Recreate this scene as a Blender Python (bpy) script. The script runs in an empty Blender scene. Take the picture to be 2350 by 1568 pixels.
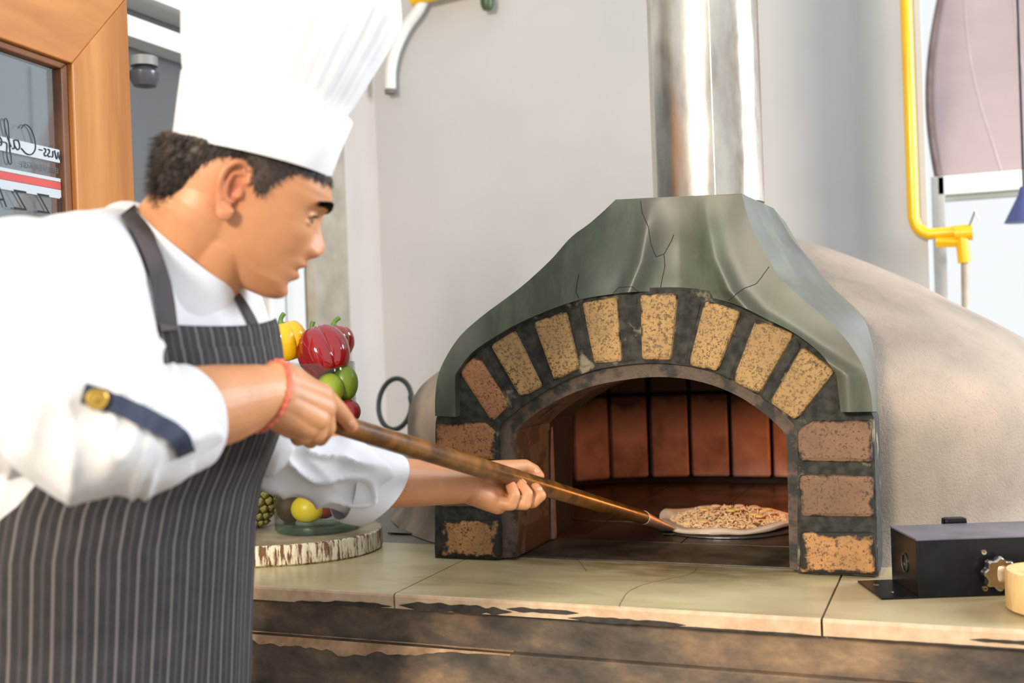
import bpy, bmesh, math, random
from mathutils import Vector, Matrix, noise
from mathutils.bvhtree import BVHTree
random.seed(7)
PI = math.pi
# ------------------------------------------------------------------ camera
W, H, FP = 2350, 1568, 2566.0
CAM = Vector((0, 0, 1.40))
_n = Vector((.036, 1, 13/FP)).normalized()
_y = Vector((1025, -50, FP)); _y = (_y - _y.dot(_n)*_n).normalized()
_z = -_n
_x = _y.cross(_z)
def c2w(v): return Vector((v.dot(_x), v.dot(_y), v.dot(_z)))
def ray(px, py): return c2w(Vector(((px-W/2)/FP, (py-H/2)/FP, 1)))
def at(px, py, d): return CAM + ray(px, py)*d
def atY(px, py, Y): r = ray(px, py); return CAM + r*(Y/r.y)
def atX(px, py, X): r = ray(px, py); return CAM + r*(X/r.x)
def atZ(px, py, Z): r = ray(px, py); return CAM + r*((Z-CAM.z)/r.z)
sc = bpy.context.scene
col = sc.collection
cd = bpy.data.cameras.new('camera'); cam = bpy.data.objects.new('camera', cd); col.objects.link(cam)
R_, D_, F_ = c2w(Vector((1, 0, 0))), c2w(Vector((0, 1, 0))), c2w(Vector((0, 0, 1)))
cam.matrix_world = Matrix(((R_.x, -D_.x, -F_.x, CAM.x), (R_.y, -D_.y, -F_.y, CAM.y), (R_.z, -D_.z, -F_.z, CAM.z), (0, 0, 0, 1)))
cd.sensor_width = 36; cd.lens = FP/W*36; cd.clip_start = .05
cd.dof.use_dof = True; cd.dof.focus_distance = 2.1; cd.dof.aperture_fstop = 3.2
sc.camera = cam
# ------------------------------------------------------------------ world, lights, exposure
wd = bpy.data.worlds.new('world'); sc.world = wd; wd.use_nodes = True
bg = wd.node_tree.nodes['Background']; bg.inputs[0].default_value = (.93, .97, 1, 1); bg.inputs[1].default_value = 1.0
def area(name, loc, target, size, power, color, sy=None):
    l = bpy.data.lights.new(name, 'AREA'); l.energy = power; l.size = size; l.color = color
    if sy: l.shape = 'RECTANGLE'; l.size_y = sy
    o = bpy.data.objects.new(name, l); col.objects.link(o); o.location = loc
    o.rotation_euler = (Vector(target)-Vector(loc)).to_track_quat('-Z', 'Y').to_euler(); return o
area('terrace_daylight', (-.9, -3.2, 2.9), (-.75, 1.8, 1.15), .6, 310, (1, .87, .70))
area('window_daylight', (2.6, 3.4, 2.6), (-.3, 2.3, 1.3), 1.6, 210, (.86, .91, 1))
vs = sc.view_settings; vs.view_transform = 'Standard'; vs.look = 'None'; vs.exposure = 0.0; vs.gamma = 1; vs.use_curve_mapping = False

# ------------------------------------------------------------------ helpers
def lin(c):
    return tuple(((x/255)/12.92 if x/255 <= .04045 else ((x/255+.055)/1.055)**2.4) for x in c)
class NT:
    def __init__(s, name):
        s.m = bpy.data.materials.new(name); s.m.use_nodes = True; s.t = s.m.node_tree
        s.b = s.t.nodes['Principled BSDF']; s.tc = s.t.nodes.new('ShaderNodeTexCoord')
    def n(s, typ, **kw):
        nd = s.t.nodes.new(typ)
        for k, v in kw.items(): setattr(nd, k, v)
        return nd
    def link(s, a, b): s.t.links.new(a, b)
    def mapped(s, coord='Object', scale=(1, 1, 1)):
        mp = s.n('ShaderNodeMapping'); mp.inputs['Scale'].default_value = scale
        s.link(s.tc.outputs[coord], mp.inputs[0]); return mp.outputs[0]
    def noise(s, vec, scale, detail=4, rough=.55, dist=0):
        nd = s.n('ShaderNodeTexNoise'); nd.inputs['Scale'].default_value = scale; nd.inputs['Detail'].default_value = detail
        nd.inputs['Roughness'].default_value = rough; nd.inputs['Distortion'].default_value = dist
        s.link(vec, nd.inputs['Vector']); return nd.outputs['Fac']
    def ramp(s, fac, stops, interp='LINEAR'):
        r = s.n('ShaderNodeValToRGB'); e = r.color_ramp; e.interpolation = interp
        while len(e.elements) < len(stops): e.elements.new(.5)
        for el, (p, c) in zip(e.elements, stops):
            el.position = p; el.color = (*c, 1) if len(c) == 3 else c
        s.link(fac, r.inputs[0]); return r.outputs[0]
    def mix(s, fac, a, b, mode='MIX'):
        m = s.n('ShaderNodeMix', data_type='RGBA', blend_type=mode)
        for sock, v in ((m.inputs[0], fac), (m.inputs[6], a), (m.inputs[7], b)):
            if isinstance(v, (int, float)): sock.default_value = v
            elif isinstance(v, tuple): sock.default_value = (*v, 1) if len(v) == 3 else v
            else: s.link(v, sock)
        return m.outputs[2]
    def math(s, op, a, b=None):
        m = s.n('ShaderNodeMath', operation=op)
        for i, v in enumerate((a, b)):
            if v is None: continue
            if isinstance(v, (int, float)): m.inputs[i].default_value = v
            else: s.link(v, m.inputs[i])
        return m.outputs[0]
    def bump(s, h, strength=.3, dist=.002):
        b = s.n('ShaderNodeBump'); b.inputs['Strength'].default_value = strength; b.inputs['Distance'].default_value = dist
        s.link(h, b.inputs['Height']); s.link(b.outputs[0], s.b.inputs['Normal'])
    def set(s, color=None, rough=None, metal=None, **kw):
        for k, v in (('Base Color', color), ('Roughness', rough), ('Metallic', metal)):
            if v is None: continue
            if isinstance(v, tuple): s.b.inputs[k].default_value = (*v, 1)
            elif isinstance(v, (int, float)): s.b.inputs[k].default_value = v
            else: s.link(v, s.b.inputs[k])
        for k, v in kw.items(): s.b.inputs[k.replace('_', ' ')].default_value = v
        return s.m
def noisy(name, c1, c2, scale=8, rough=.6, bump=.15, bscale=None, metal=0, stretch=(1, 1, 1), lo=.35, hi=.65, coord='Object', bdist=.002, **kw):
    t = NT(name); v = t.mapped(coord, stretch); f = t.noise(v, scale, 6)
    c = t.ramp(f, [(lo, lin(c1)), (hi, lin(c2))])
    if bump: t.bump(t.noise(v, bscale or scale*6, 4), bump, bdist)
    return t.set(c, rough, metal, **kw)

def mesh(name, verts, faces):
    m = bpy.data.meshes.new(name); m.from_pydata([tuple(v) for v in verts], [], faces); m.update(); return m
def setp(o, parent):
    if parent is None: return
    o.parent = parent
    if parent.type == 'EMPTY': o.matrix_parent_inverse = Matrix.Translation(-Vector(parent.location))
def ob(name, me, mat=None, parent=None, smooth=False, loc=None, label=None):
    if isinstance(me, bmesh.types.BMesh):
        b = me; me = bpy.data.meshes.new(name); b.to_mesh(me); b.free()
    o = bpy.data.objects.new(name, me); col.objects.link(o)
    if mat is not None and not me.materials: me.materials.append(mat)
    if smooth:
        for p in me.polygons: p.use_smooth = True
        if len(me.vertices) < 60000: me.set_sharp_from_angle(angle=math.radians(48))
    setp(o, parent)
    if loc is not None: o.location = loc
    if label: o['label'] = label
    return o
def tag(o, label, cat, group=None, kind=None):
    o['label'] = label; o['category'] = cat
    if group: o['group'] = group
    if kind: o['kind'] = kind
    return o
def thing(name, loc, label, cat, group=None):
    e = bpy.data.objects.new(name, None); col.objects.link(e); e.location = loc; e.empty_display_size = .05
    return tag(e, label, cat, group)
def structure(o, label=None):
    o['kind'] = 'structure'
    if label: o['label'] = label
    return o
def box(bm, lo, hi, bev=0, M=None):
    vs = [bm.verts.new(Vector((x, y, z)) if M is None else M @ Vector((x, y, z))) for x in (lo[0], hi[0]) for y in (lo[1], hi[1]) for z in (lo[2], hi[2])]
    fs = [bm.faces.new([vs[i] for i in f]) for f in ((0, 1, 3, 2), (4, 6, 7, 5), (0, 4, 5, 1), (2, 3, 7, 6), (0, 2, 6, 4), (1, 5, 7, 3))]
    if bev:
        es = list({e for f in fs for e in f.edges}); bmesh.ops.bevel(bm, geom=es, offset=bev, segments=2, affect='EDGES', profile=.6)
    return bm
def boxo(name, lo, hi, mat, parent=None, bev=0, M=None, label=None):
    return ob(name, box(bmesh.new(), lo, hi, bev, M), mat, parent, label=label)
def prism(pts, vec, bev=0, seg=2):
    """closed polygon (world points) extruded along vec"""
    bm = bmesh.new(); a = [bm.verts.new(p) for p in pts]; b = [bm.verts.new(Vector(p)+vec) for p in pts]; n = len(pts)
    bm.faces.new(a); bm.faces.new(b[::-1])
    for i in range(n): bm.faces.new((a[(i+1) % n], a[i], b[i], b[(i+1) % n]))
    bmesh.ops.recalc_face_normals(bm, faces=bm.faces)
    if bev: bmesh.ops.bevel(bm, geom=bm.edges[:], offset=bev, segments=seg, affect='EDGES', profile=.5)
    return bm
def frame(t):
    t = t.normalized(); u = Vector((0, 0, 1)) if abs(t.z) < .9 else Vector((1, 0, 0))
    s = t.cross(u).normalized(); return s, s.cross(t)
def tube(pts, r, n=12, cap=True, closed=False):
    pts = [Vector(p) for p in pts]; rs = r if isinstance(r, (list, tuple)) else [r]*len(pts)
    V, F = [], []; m = len(pts); s0 = None
    for i, p in enumerate(pts):
        if closed: t = pts[(i+1) % m]-pts[i-1]
        else: t = pts[min(i+1, m-1)]-pts[max(i-1, 0)]
        t.normalize()
        if s0 is None: s0, u0 = frame(t)
        else:
            s0 = (s0 - s0.dot(t)*t).normalized(); u0 = s0.cross(t)
        for k in range(n):
            a = 2*PI*k/n; V.append(p + (s0*math.cos(a)+u0*math.sin(a))*rs[i])
    for i in range(m if closed else m-1):
        j = (i+1) % m
        for k in range(n): F.append((i*n+k, i*n+(k+1) % n, j*n+(k+1) % n, j*n+k))
    if cap and not closed: F.append(tuple(range(n))[::-1]); F.append(tuple(range((m-1)*n, m*n)))
    return V, F
def lathe(prof, n=32, c=(0, 0, 0), fn=None):
    V, F = [], []; c = Vector(c)
    for (r, z) in prof:
        for k in range(n):
            a = 2*PI*k/n; rr = r*(fn(a, z) if fn else 1); V.append(c+Vector((rr*math.cos(a), rr*math.sin(a), z)))
    for i in range(len(prof)-1):
        for k in range(n): F.append((i*n+k, i*n+(k+1) % n, (i+1)*n+(k+1) % n, (i+1)*n+k))
    if prof[0][0] > 1e-6: F.append(tuple(range(n))[::-1])
    if prof[-1][0] > 1e-6: F.append(tuple(range((len(prof)-1)*n, len(prof)*n)))
    return V, F
def addVF(acc, vf):
    V, F = acc; o = len(V); V.extend(vf[0]); F.extend([tuple(i+o for i in f) for f in vf[1]])
def smoothpath(pts, n=8):
    pts = [Vector(p) for p in pts]; out = []
    P = [2*pts[0]-pts[1]]+pts+[2*pts[-1]-pts[-2]]
    for i in range(1, len(P)-2):
        for k in range(n):
            t = k/n; a, b, c, d = P[i-1], P[i], P[i+1], P[i+2]
            out.append(.5*((2*b)+(c-a)*t+(2*a-5*b+4*c-d)*t*t+(3*b-a-3*c+d)*t**3))
    out.append(pts[-1]); return out
def interp(tab, x, col_=1):
    if x <= tab[0][0]: return tab[0][col_]
    for a, b in zip(tab, tab[1:]):
        if x <= b[0]:
            t = (x-a[0])/(b[0]-a[0]); return a[col_]+(b[col_]-a[col_])*t
    return tab[-1][col_]
def sphere(c, r, n=20, M=None):
    V, F = [], []; c = Vector(c); r = Vector((r, r, r)) if isinstance(r, (int, float)) else Vector(r); h = n//2
    for i in range(h+1):
        for k in range(n):
            a, b = PI*i/h, 2*PI*k/n; v = Vector((r.x*math.sin(a)*math.cos(b), r.y*math.sin(a)*math.sin(b), r.z*math.cos(a)))
            V.append(c+(M @ v if M else v))
    for i in range(h):
        for k in range(n): F.append((i*n+k, (i+1)*n+k, (i+1)*n+(k+1) % n, i*n+(k+1) % n))
    return V, F
def limb(acc, pts, n=20):
    """tapered capsules: pts = [(Vector, radius)...]"""
    for (a, ra), (b, rb) in zip(pts, pts[1:]):
        a, b = Vector(a), Vector(b); t = (b-a); L = t.length
        if L < 1e-6: continue
        t.normalize(); s, u = frame(t); V, F = [], []; rings = []
        for i in range(7):
            f = PI/2*i/6; rings.append((a - t*ra*math.cos(f), max(ra*math.sin(f), 1e-5)))
        for i in range(7):
            f = PI/2*i/6; rings.append((b + t*rb*math.sin(f), max(rb*math.cos(f), 1e-5)))
        for p, r in rings:
            for k in range(n):
                x = 2*PI*k/n; V.append(p+(s*math.cos(x)+u*math.sin(x))*r)
        m = len(rings)
        for i in range(m-1):
            for k in range(n): F.append((i*n+k, i*n+(k+1) % n, (i+1)*n+(k+1) % n, (i+1)*n+k))
        F.append(tuple(range(n))[::-1]); F.append(tuple(range((m-1)*n, m*n)))
        addVF(acc, (V, F))
def fuse(acc, voxel, smooth=4, factor=.5):
    me = mesh('tmp', acc[0], acc[1])
    bm = bmesh.new(); bm.from_mesh(me); bmesh.ops.remove_doubles(bm, verts=bm.verts, dist=1e-6); bmesh.ops.recalc_face_normals(bm, faces=bm.faces); bm.to_mesh(me); bm.free()
    o = bpy.data.objects.new('tmp', me); col.objects.link(o)
    m = o.modifiers.new('r', 'REMESH'); m.mode = 'VOXEL'; m.voxel_size = voxel; m.use_smooth_shade = True
    if smooth: s = o.modifiers.new('s', 'SMOOTH'); s.iterations = smooth; s.factor = factor
    dg = bpy.context.evaluated_depsgraph_get(); out = bpy.data.meshes.new_from_object(o.evaluated_get(dg))
    bpy.data.objects.remove(o); bpy.data.meshes.remove(me)
    for p in out.polygons: p.use_smooth = True
    return out
def bvh_of(me): return BVHTree.FromPolygons([v.co.copy() for v in me.vertices], [tuple(p.vertices) for p in me.polygons])

# ------------------------------------------------------------------ materials
M_wall = noisy('wall_paint', (178, 177, 176), (187, 185, 183), 1.5, .7, .08, 60)
M_wallp = noisy('warm_paint', (196, 188, 180), (206, 198, 192), 1.5, .7, .05, 60)
M_conc = noisy('concrete', (150, 142, 126), (172, 163, 148), 9, .85, .3, 90)
M_white = noisy('white_paint', (214, 216, 214), (226, 227, 224), 4, .45, 0)
M_dark = noisy('grey_interior', (86, 88, 90), (98, 99, 100), .8, .6, 0)
M_floor = noisy('floor_tile', (120, 112, 100), (150, 140, 126), 3, .5, .1)
M_black = noisy('black_metal', (16, 16, 20), (34, 34, 40), 12, .32, .05, metal=.55)
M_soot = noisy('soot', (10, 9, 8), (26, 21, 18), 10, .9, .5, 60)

def brick_mat(name, base, tint, dark, amount=.5, edge=.5):
    t = NT(name); v = t.mapped('Object'); g = t.tc.outputs['Generated']
    n1 = t.math('ADD', t.math('MULTIPLY', t.noise(v, 230, 3, .7), .6), t.math('MULTIPLY', t.noise(v, 95, 4, .7), .4)); n2 = t.noise(v, 12, 4); n3 = t.noise(v, 45, 3)
    c = t.ramp(n2, [(.35, lin(base)), (.65, lin(tint))])
    sp = t.ramp(n1, [(amount-.03, (1, 1, 1)), (amount+.05, (0, 0, 0))])
    sp2 = t.math('MULTIPLY', sp, t.ramp(n2, [(.3, (1, 1, 1)), (.7, (.45, .45, .45))]))
    c = t.mix(sp2, c, lin(dark))
    sx = t.n('ShaderNodeSeparateXYZ'); t.link(g, sx.inputs[0])
    ex = t.math('ABSOLUTE', t.math('SUBTRACT', sx.outputs[0], .5)); ez = t.math('ABSOLUTE', t.math('SUBTRACT', sx.outputs[2], .5))
    e = t.math('ADD', t.math('MAXIMUM', ex, ez), t.math('MULTIPLY', t.math('SUBTRACT', n3, .5), .42))
    em = t.ramp(e, [(edge-.06, (0, 0, 0)), (edge, (1, 1, 1))])
    c = t.mix(em, c, lin((38, 35, 30)))
    t.bump(t.math('ADD', t.math('MULTIPLY', n1, -1), n3), .5, .002)
    return t.set(c, .8)
M_brick = brick_mat('tan_brick', (176, 140, 88), (154, 122, 80), (66, 56, 42), .455, .52)
M_brick2 = brick_mat('orange_brick', (174, 118, 72), (148, 104, 72), (64, 50, 38), .445, .50)
M_brick3 = brick_mat('brown_brick', (132, 98, 74), (112, 86, 66), (64, 52, 40), .43, .5)
M_brick4 = brick_mat('sooty_tan_brick', (182, 134, 82), (148, 108, 70), (66, 52, 40), .44, .43)
t = NT('dark_mortar'); v = t.mapped(); n1 = t.noise(v, 16, 6); n2 = t.noise(v, 60, 5)
c = t.ramp(n2, [(.35, lin((30, 30, 28))), (.7, lin((66, 64, 56)))])
c = t.mix(t.ramp(n1, [(.60, (0, 0, 0)), (.68, (1, 1, 1))]), c, lin((140, 130, 104)))
t.bump(n2, .8, .004); M_mortar = t.set(c, .9)
t = NT('rusty_lining'); v = t.mapped(); n1 = t.noise(v, 26, 6); n2 = t.noise(v, 90, 4)
c = t.ramp(n1, [(.40, lin((40, 38, 34))), (.52, lin((92, 74, 60))), (.66, lin((74, 66, 56)))])
t.bump(n2, .6, .003); M_lining = t.set(c, .7)
# green patinated cement
t = NT('green_cement'); v = t.mapped('Object', (1, 1, .35)); n1 = t.noise(v, 7, 7, .6, .6); n2 = t.noise(t.mapped('Object', (1, 1, .2)), 50, 5); n3 = t.noise(t.mapped(), 2.2, 3)
c = t.ramp(n1, [(.32, lin((40, 46, 36))), (.5, lin((60, 71, 54))), (.68, lin((98, 114, 84)))])
c = t.mix(t.ramp(n3, [(.45, (0, 0, 0)), (.7, (.7, .7, .7))]), c, lin((84, 74, 60)))
c = t.mix(t.math('MULTIPLY', n2, .45), c, lin((50, 52, 46)))
t.bump(n2, .25, .002); M_hood = t.set(c, t.ramp(n1, [(.3, (.44,)*3), (.7, (.6,)*3)]), Specular_IOR_Level=.45, Coat_Weight=.35, Coat_Roughness=.38)
# raw cement dome
t = NT('cement_dome'); v = t.mapped(); n1 = t.noise(v, 3.5, 7, .6); n2 = t.noise(v, 190, 4, .7); n3 = t.noise(v, 14, 5)
c = t.ramp(n1, [(.3, lin((120, 108, 95))), (.5, lin((146, 132, 116))), (.72, lin((172, 150, 131)))])
c = t.mix(t.ramp(n2, [(.28, (.6, .6, .6)), (.42, (0, 0, 0))]), c, lin((112, 100, 86)))
c = t.mix(t.ramp(n3, [(.58, (0, 0, 0)), (.75, (.5, .5, .5))]), c, lin((128, 120, 110)))
sx = t.n('ShaderNodeSeparateXYZ'); t.link(t.tc.outputs['Object'], sx.inputs[0])
hz = t.math('ADD', sx.outputs[2], t.math('MULTIPLY', n3, .10))
c = t.mix(t.ramp(hz, [(.0, (1, 1, 1)), (1.0, (0, 0, 0))]), c, c)
t.bump(n2, .6, .003); M_dome = t.set(c, .85)
# counter top
t = NT('marble_top'); v = t.mapped('Object', (.6, 1.6, 1)); n1 = t.noise(v, 5, 7, .6, .8); n2 = t.noise(v, 22, 6); n3 = t.noise(t.mapped(), 1.6, 3)
c = t.ramp(n1, [(.3, lin((166, 154, 114))), (.5, lin((196, 183, 140))), (.7, lin((210, 197, 160)))])
c = t.mix(t.ramp(n3, [(.42, (0, 0, 0)), (.62, (.55, .55, .55))]), c, lin((156, 130, 100)))
sx = t.n('ShaderNodeSeparateXYZ'); t.link(t.tc.outputs['Object'], sx.inputs[0])
gx = t.math('ABSOLUTE', t.math('SUBTRACT', sx.outputs[0], -.52))
gy = t.math('ABSOLUTE', t.math('SUBTRACT', sx.outputs[1], 2.09))
g = t.math('ADD', t.math('ADD', t.math('MULTIPLY', gx, .35), gy), t.math('MULTIPLY', t.math('SUBTRACT', n2, .5), .22))
c = t.mix(t.ramp(g, [(.02, (.8, .8, .8)), (.15, (0, 0, 0))]), c, lin((96, 74, 46)))
M_top = t.set(c, .32)
t = NT('slab_edge_stone'); v = t.mapped(); n1 = t.noise(v, 9, 6); n2 = t.noise(v, 40, 5)
c = t.ramp(n2, [(.3, lin((196, 160, 126))), (.7, lin((216, 192, 160)))])
t.bump(n2, .4, .003); M_edge = t.set(c, .6)
t = NT('stained_front'); v = t.mapped('Object', (1, 1, 1.8)); n1 = t.noise(v, 6, 8, .65); n2 = t.noise(v, 30, 6); 
c = t.ramp(n1, [(.30, lin((54, 50, 46))), (.48, lin((96, 84, 72))), (.62, lin((138, 112, 86))), (.76, lin((180, 148, 114)))])
t.bump(n2, .4, .004); M_front = t.set(c, .75)
M_ledge = noisy('lit_worn_ledge', (70, 58, 46), (178, 146, 112), 22, .8, .4, 60, lo=.4, hi=.5)
M_backtop = noisy('grey_back_counter', (88, 84, 78), (112, 108, 98), 6, .45, .1)
t = NT('flue_steel'); v = t.mapped('Object', (1, 1, .35)); n1 = t.noise(v, 10, 7); n2 = t.noise(v, 70, 4)
c = t.ramp(n1, [(.3, lin((158, 144, 128))), (.5, lin((206, 198, 186))), (.7, lin((226, 222, 204)))])
t.bump(t.noise(v, 9, 2), .02, .004)
M_steel = t.set(c, t.ramp(n1, [(.3, (.14,)*3), (.7, (.32,)*3)]), 1.0)
M_hearth = noisy('hearth_stone', (40, 30, 24), (92, 66, 50), 12, .38, .25, 70)
def chamber():
    t = NT('chamber_brick'); v = t.mapped(); n1 = t.noise(v, 9, 6); n2 = t.noise(v, 40, 5)
    c = t.ramp(n1, [(.3, lin((120, 92, 86))), (.55, lin((170, 140, 136))), (.75, lin((190, 166, 162)))])
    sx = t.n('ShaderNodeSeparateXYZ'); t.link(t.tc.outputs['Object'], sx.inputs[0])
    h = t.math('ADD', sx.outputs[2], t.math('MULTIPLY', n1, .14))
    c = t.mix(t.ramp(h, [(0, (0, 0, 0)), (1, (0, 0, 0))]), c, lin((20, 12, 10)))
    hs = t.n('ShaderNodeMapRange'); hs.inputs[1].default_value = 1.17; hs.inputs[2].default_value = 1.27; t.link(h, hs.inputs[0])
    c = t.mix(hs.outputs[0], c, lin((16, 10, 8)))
    t.bump(n2, .5, .004); return t.set(c, .8)
M_chamber = chamber()
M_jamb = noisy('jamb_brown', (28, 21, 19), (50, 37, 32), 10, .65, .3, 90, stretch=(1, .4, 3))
M_wood = noisy('orange_wood', (176, 108, 46), (206, 140, 72), 5, .38, .05, 40, stretch=(3, 3, .35))
M_handle = noisy('brown_handle', (70, 44, 18), (128, 82, 34), 30, .28, .15, 120, stretch=(1, 1, 1))
M_skin = None

# ------------------------------------------------------------------ setting
CT = .95; Y0 = 2.06; XC = -.565; YF = 1.755; YW = 3.95; XL = -2.13
structure(boxo('floor', (-3.2, -4, -.05), (3.5, 4.2, 0), M_floor))
structure(boxo('wall_back', (XL-.1, YW, 0), (-.085, YW+.12, 3.4), M_wall))
wl = structure(boxo('wall_left', (XL-.12, 3.64, 0), (XL, YW, 3.4), M_wallp))
structure(boxo('trim_1', (XL-.12, 3.40, 0), (XL+.03, 3.64, 3.4), M_conc), 'bare concrete column beside the glazed opening')
structure(boxo('trim_2', (XL-.10, 3.27, 0), (XL+.0, 3.39, 2.46), M_white, bev=.01), 'white painted door casing next to the concrete column')
structure(boxo('trim_3', (XL-.06, 3.15, 0), (XL+.015, 3.24, 2.46), M_white, bev=.01), 'slim white window post')
# window wall to the left behind the wooden door
w1 = structure(boxo('window_1', (XL-.10, .9, .3), (XL-.06, 3.15, 2.9), M_dark), 'dark grey glazed opening with pale horizontal bars')
for zlo, zhi, ox, m in ((1.66, 1.72, .02, M_white), (2.27, 2.33, .02, M_white), (2.38, 2.50, .06, M_white), (2.56, 2.70, .04, M_white), (2.76, 2.9, .04, M_white)):
    boxo('bar', (XL-.06, .9, zlo), (XL+ox, 3.15, zhi), m, w1, bev=.004)

# ---- wooden door leaf, open, with lettering seen mirrored
DD = (_x*0).xyz
dirc = Vector((math.sin(math.radians(15)), 0, math.cos(math.radians(15))))
ddir = c2w(dirc); ddir.z = 0; ddir.normalize()               # along the leaf, away from camera
KD = 2.1/1.70; P1 = at(310, 480, 2.1); P1.z = 0
dn = Vector((ddir.y, -ddir.x, 0))                             # leaf normal, towards the room
if dn.dot(-P1) < 0: dn = -dn
DM = Matrix(((-ddir.x, -dn.x, 0, P1.x), (-ddir.y, -dn.y, 0, P1.y), (0, 0, 1, 0), (0, 0, 0, 1)))   # local x: from far stile towards camera, y: into the leaf
DTOP = 1.4+.535*KD; ST = .138*KD; DW = .95
door = thing('wooden_door', P1, 'orange wooden glazed door leaf standing open behind the man', 'door')
def dpoly(name, pts, y0, y1, mat, parent, bev=.0025, label=None):
    return ob(name, prism([DM @ Vector((x, y0, z)) for x, z in pts], DM.to_3x3() @ Vector((0, y1-y0, 0)), bev), mat, parent, label=label)
RW = ST*.95
dpoly('stile', [(0, .06), (ST, .06+.18), (ST, DTOP-RW), (0, DTOP)], 0, .045, M_wood, door)
dpoly('stile', [(DW, .06), (DW-ST, .06+.18), (DW-ST, DTOP-RW), (DW, DTOP)], 0, .045, M_wood, door)
M_wood2 = noisy('orange_wood_rail', (172, 106, 46), (200, 132, 66), 5, .38, .05, 40, stretch=(.5, .5, 3))
dpoly('rail', [(0, DTOP), (ST, DTOP-RW), (DW-ST, DTOP-RW), (DW, DTOP)], .0005, .0445, M_wood2, door)
dpoly('rail', [(0, .06), (ST, .24), (DW-ST, .24), (DW, .06)], .0005, .0445, M_wood2, door)
M_bead = noisy('dark_bead', (104, 60, 28), (128, 78, 38), 8, .5, 0)
dpoly('glazing_bead', [(ST, .24), (ST+.018, .26), (ST+.018, DTOP-RW-.012), (ST, DTOP-RW)], .01, .04, M_bead, door)
dpoly('glazing_bead', [(ST, DTOP-RW), (ST+.018, DTOP-RW-.012), (DW-ST, DTOP-RW-.012), (DW-ST, DTOP-RW)], .01, .04, M_bead, door)
t = NT('tinted_glass'); mg = t.n('ShaderNodeMixShader'); tr = t.n('ShaderNodeBsdfTransparent'); gl = t.n('ShaderNodeBsdfGlossy')
gl.inputs['Roughness'].default_value = .02; gl.inputs['Color'].default_value = (.75, .8, .82, 1); tr.inputs[0].default_value = (.78, .83, .85, 1)
mg.inputs[0].default_value = .22; t.link(tr.outputs[0], mg.inputs[1]); t.link(gl.outputs[0], mg.inputs[2])
t.link(mg.outputs[0], t.t.nodes['Material Output'].inputs[0]); M_glassdoor = t.m
pane = dpoly('glass_pane', [(ST+.01, .25), (DW-ST, .25), (DW-ST, DTOP-RW-.005), (ST+.01, DTOP-RW-.005)], .020, .026, M_glassdoor, door, 0)
M_ink = noisy('dark_print', (42, 46, 50), (58, 60, 64), 5, .5, 0)
M_inkpale = noisy('grey_print', (104, 112, 116), (120, 126, 130), 5, .5, 0)
M_red = noisy('red_print', (186, 62, 58), (200, 76, 70), 5, .5, 0)
M_frost = noisy('pale_print', (176, 184, 186), (196, 202, 204), 3, .5, 0)
def dh(px, py):                      # local (x, z) on the pane for a point of the lettering
    r = ray(px, py); o = DM.inverted() @ CAM; d = DM.inverted().to_3x3() @ r
    k = (.018-o.y)/d.y; q = o+d*k; return q.x, q.z
zz = lambda y, x=75: dh(x, y)[1]
for name, ylo, yhi, m in (('red_stripe', 424, 407, M_red), ('pale_stripe', 446, 425, M_frost), ('pale_stripe', 406, 398, M_frost), ('pale_stripe', 361, 330, M_frost)):
    dpoly(name, [(ST+.02, zz(ylo)), (DW-ST-.01, zz(ylo)), (DW-ST-.01, zz(yhi)), (ST+.02, zz(yhi))], .0175, .0195, m, door, 0)
def letters(name, txt, x0, z0, size, mat, shear=0, sx=1, ext=.0006, off=0):
    cu = bpy.data.curves.new(name, 'FONT'); cu.body = txt; cu.size = size; cu.shear = shear; cu.extrude = ext; cu.offset = off
    o = bpy.data.objects.new(name, cu); col.objects.link(o)
    dg = bpy.context.evaluated_depsgraph_get(); me = bpy.data.meshes.new_from_object(o.evaluated_get(dg)); bpy.data.objects.remove(o)
    for v in me.vertices:            # seen from behind: the text starts at the far stile and runs towards the camera
        v.co = DM @ Vector((x0+v.co.x*sx, .0165, z0+v.co.y))
    return ob(name, me, mat, door)
for ch_, px_, py_, wd_ in (('I', 138, 474, .5), ('Z', 101, 467, .9), ('Z', 48, 459, .9), ('A', -2, 450, 1.0)):
    x_, z_ = dh(px_, py_); letters('letter', ch_, x_-.017*wd_, z_-.017, .048, M_ink, sx=1.15, off=-.0006)
x_, z_ = dh(133, 392); letters('small_lettering', 'BEVERAGE', x_, z_-.005, .013, M_inkpale, sx=1.5)
# script lettering drawn as strokes: S w i s s - C a f e
zb0 = dh(65, 352)[1]
def stroke(pts, *_):
    return [DM @ Vector((dh(interp([(-10, 159), (2, 150), (92, 80), (200, -31)], a), 340)[0], .0165, zb0+(b-4)*.00092)) for a, b in pts]
acc = ([], [])
scr = [([(14, 34), (8, 38), (2, 32), (4, 25), (10, 20), (12, 12), (6, 4), (-2, 6)], 12), ([(16, 20), (18, 8), (22, 6), (26, 18), (28, 8), (32, 6), (36, 20)], 12), ([(41, 18), (42, 8), (45, 6)], 12), ([(42, 26), (43, 27)], 12),
       ([(56, 19), (51, 18), (52, 13), (56, 10), (54, 6), (48, 7)], 12), ([(67, 19), (62, 18), (63, 13), (67, 10), (65, 6), (59, 7)], 12), ([(72, 15), (82, 15)], 12),
       ([(122, 46), (114, 54), (102, 50), (94, 34), (92, 16), (100, 4), (112, 2), (124, 10)], 12), ([(138, 22), (130, 22), (127, 12), (132, 6), (138, 12), (140, 22), (139, 8), (144, 6)], 12),
       ([(146, 8), (156, 30), (160, 50), (155, 56), (151, 44), (150, 8), (147, -18), (152, -22), (157, -8), (156, 12), (166, 14)], 12), ([(168, 12), (176, 16), (173, 22), (167, 16), (169, 7), (178, 8)], 12), ([(174, 28), (180, 34)], 12)]
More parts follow.
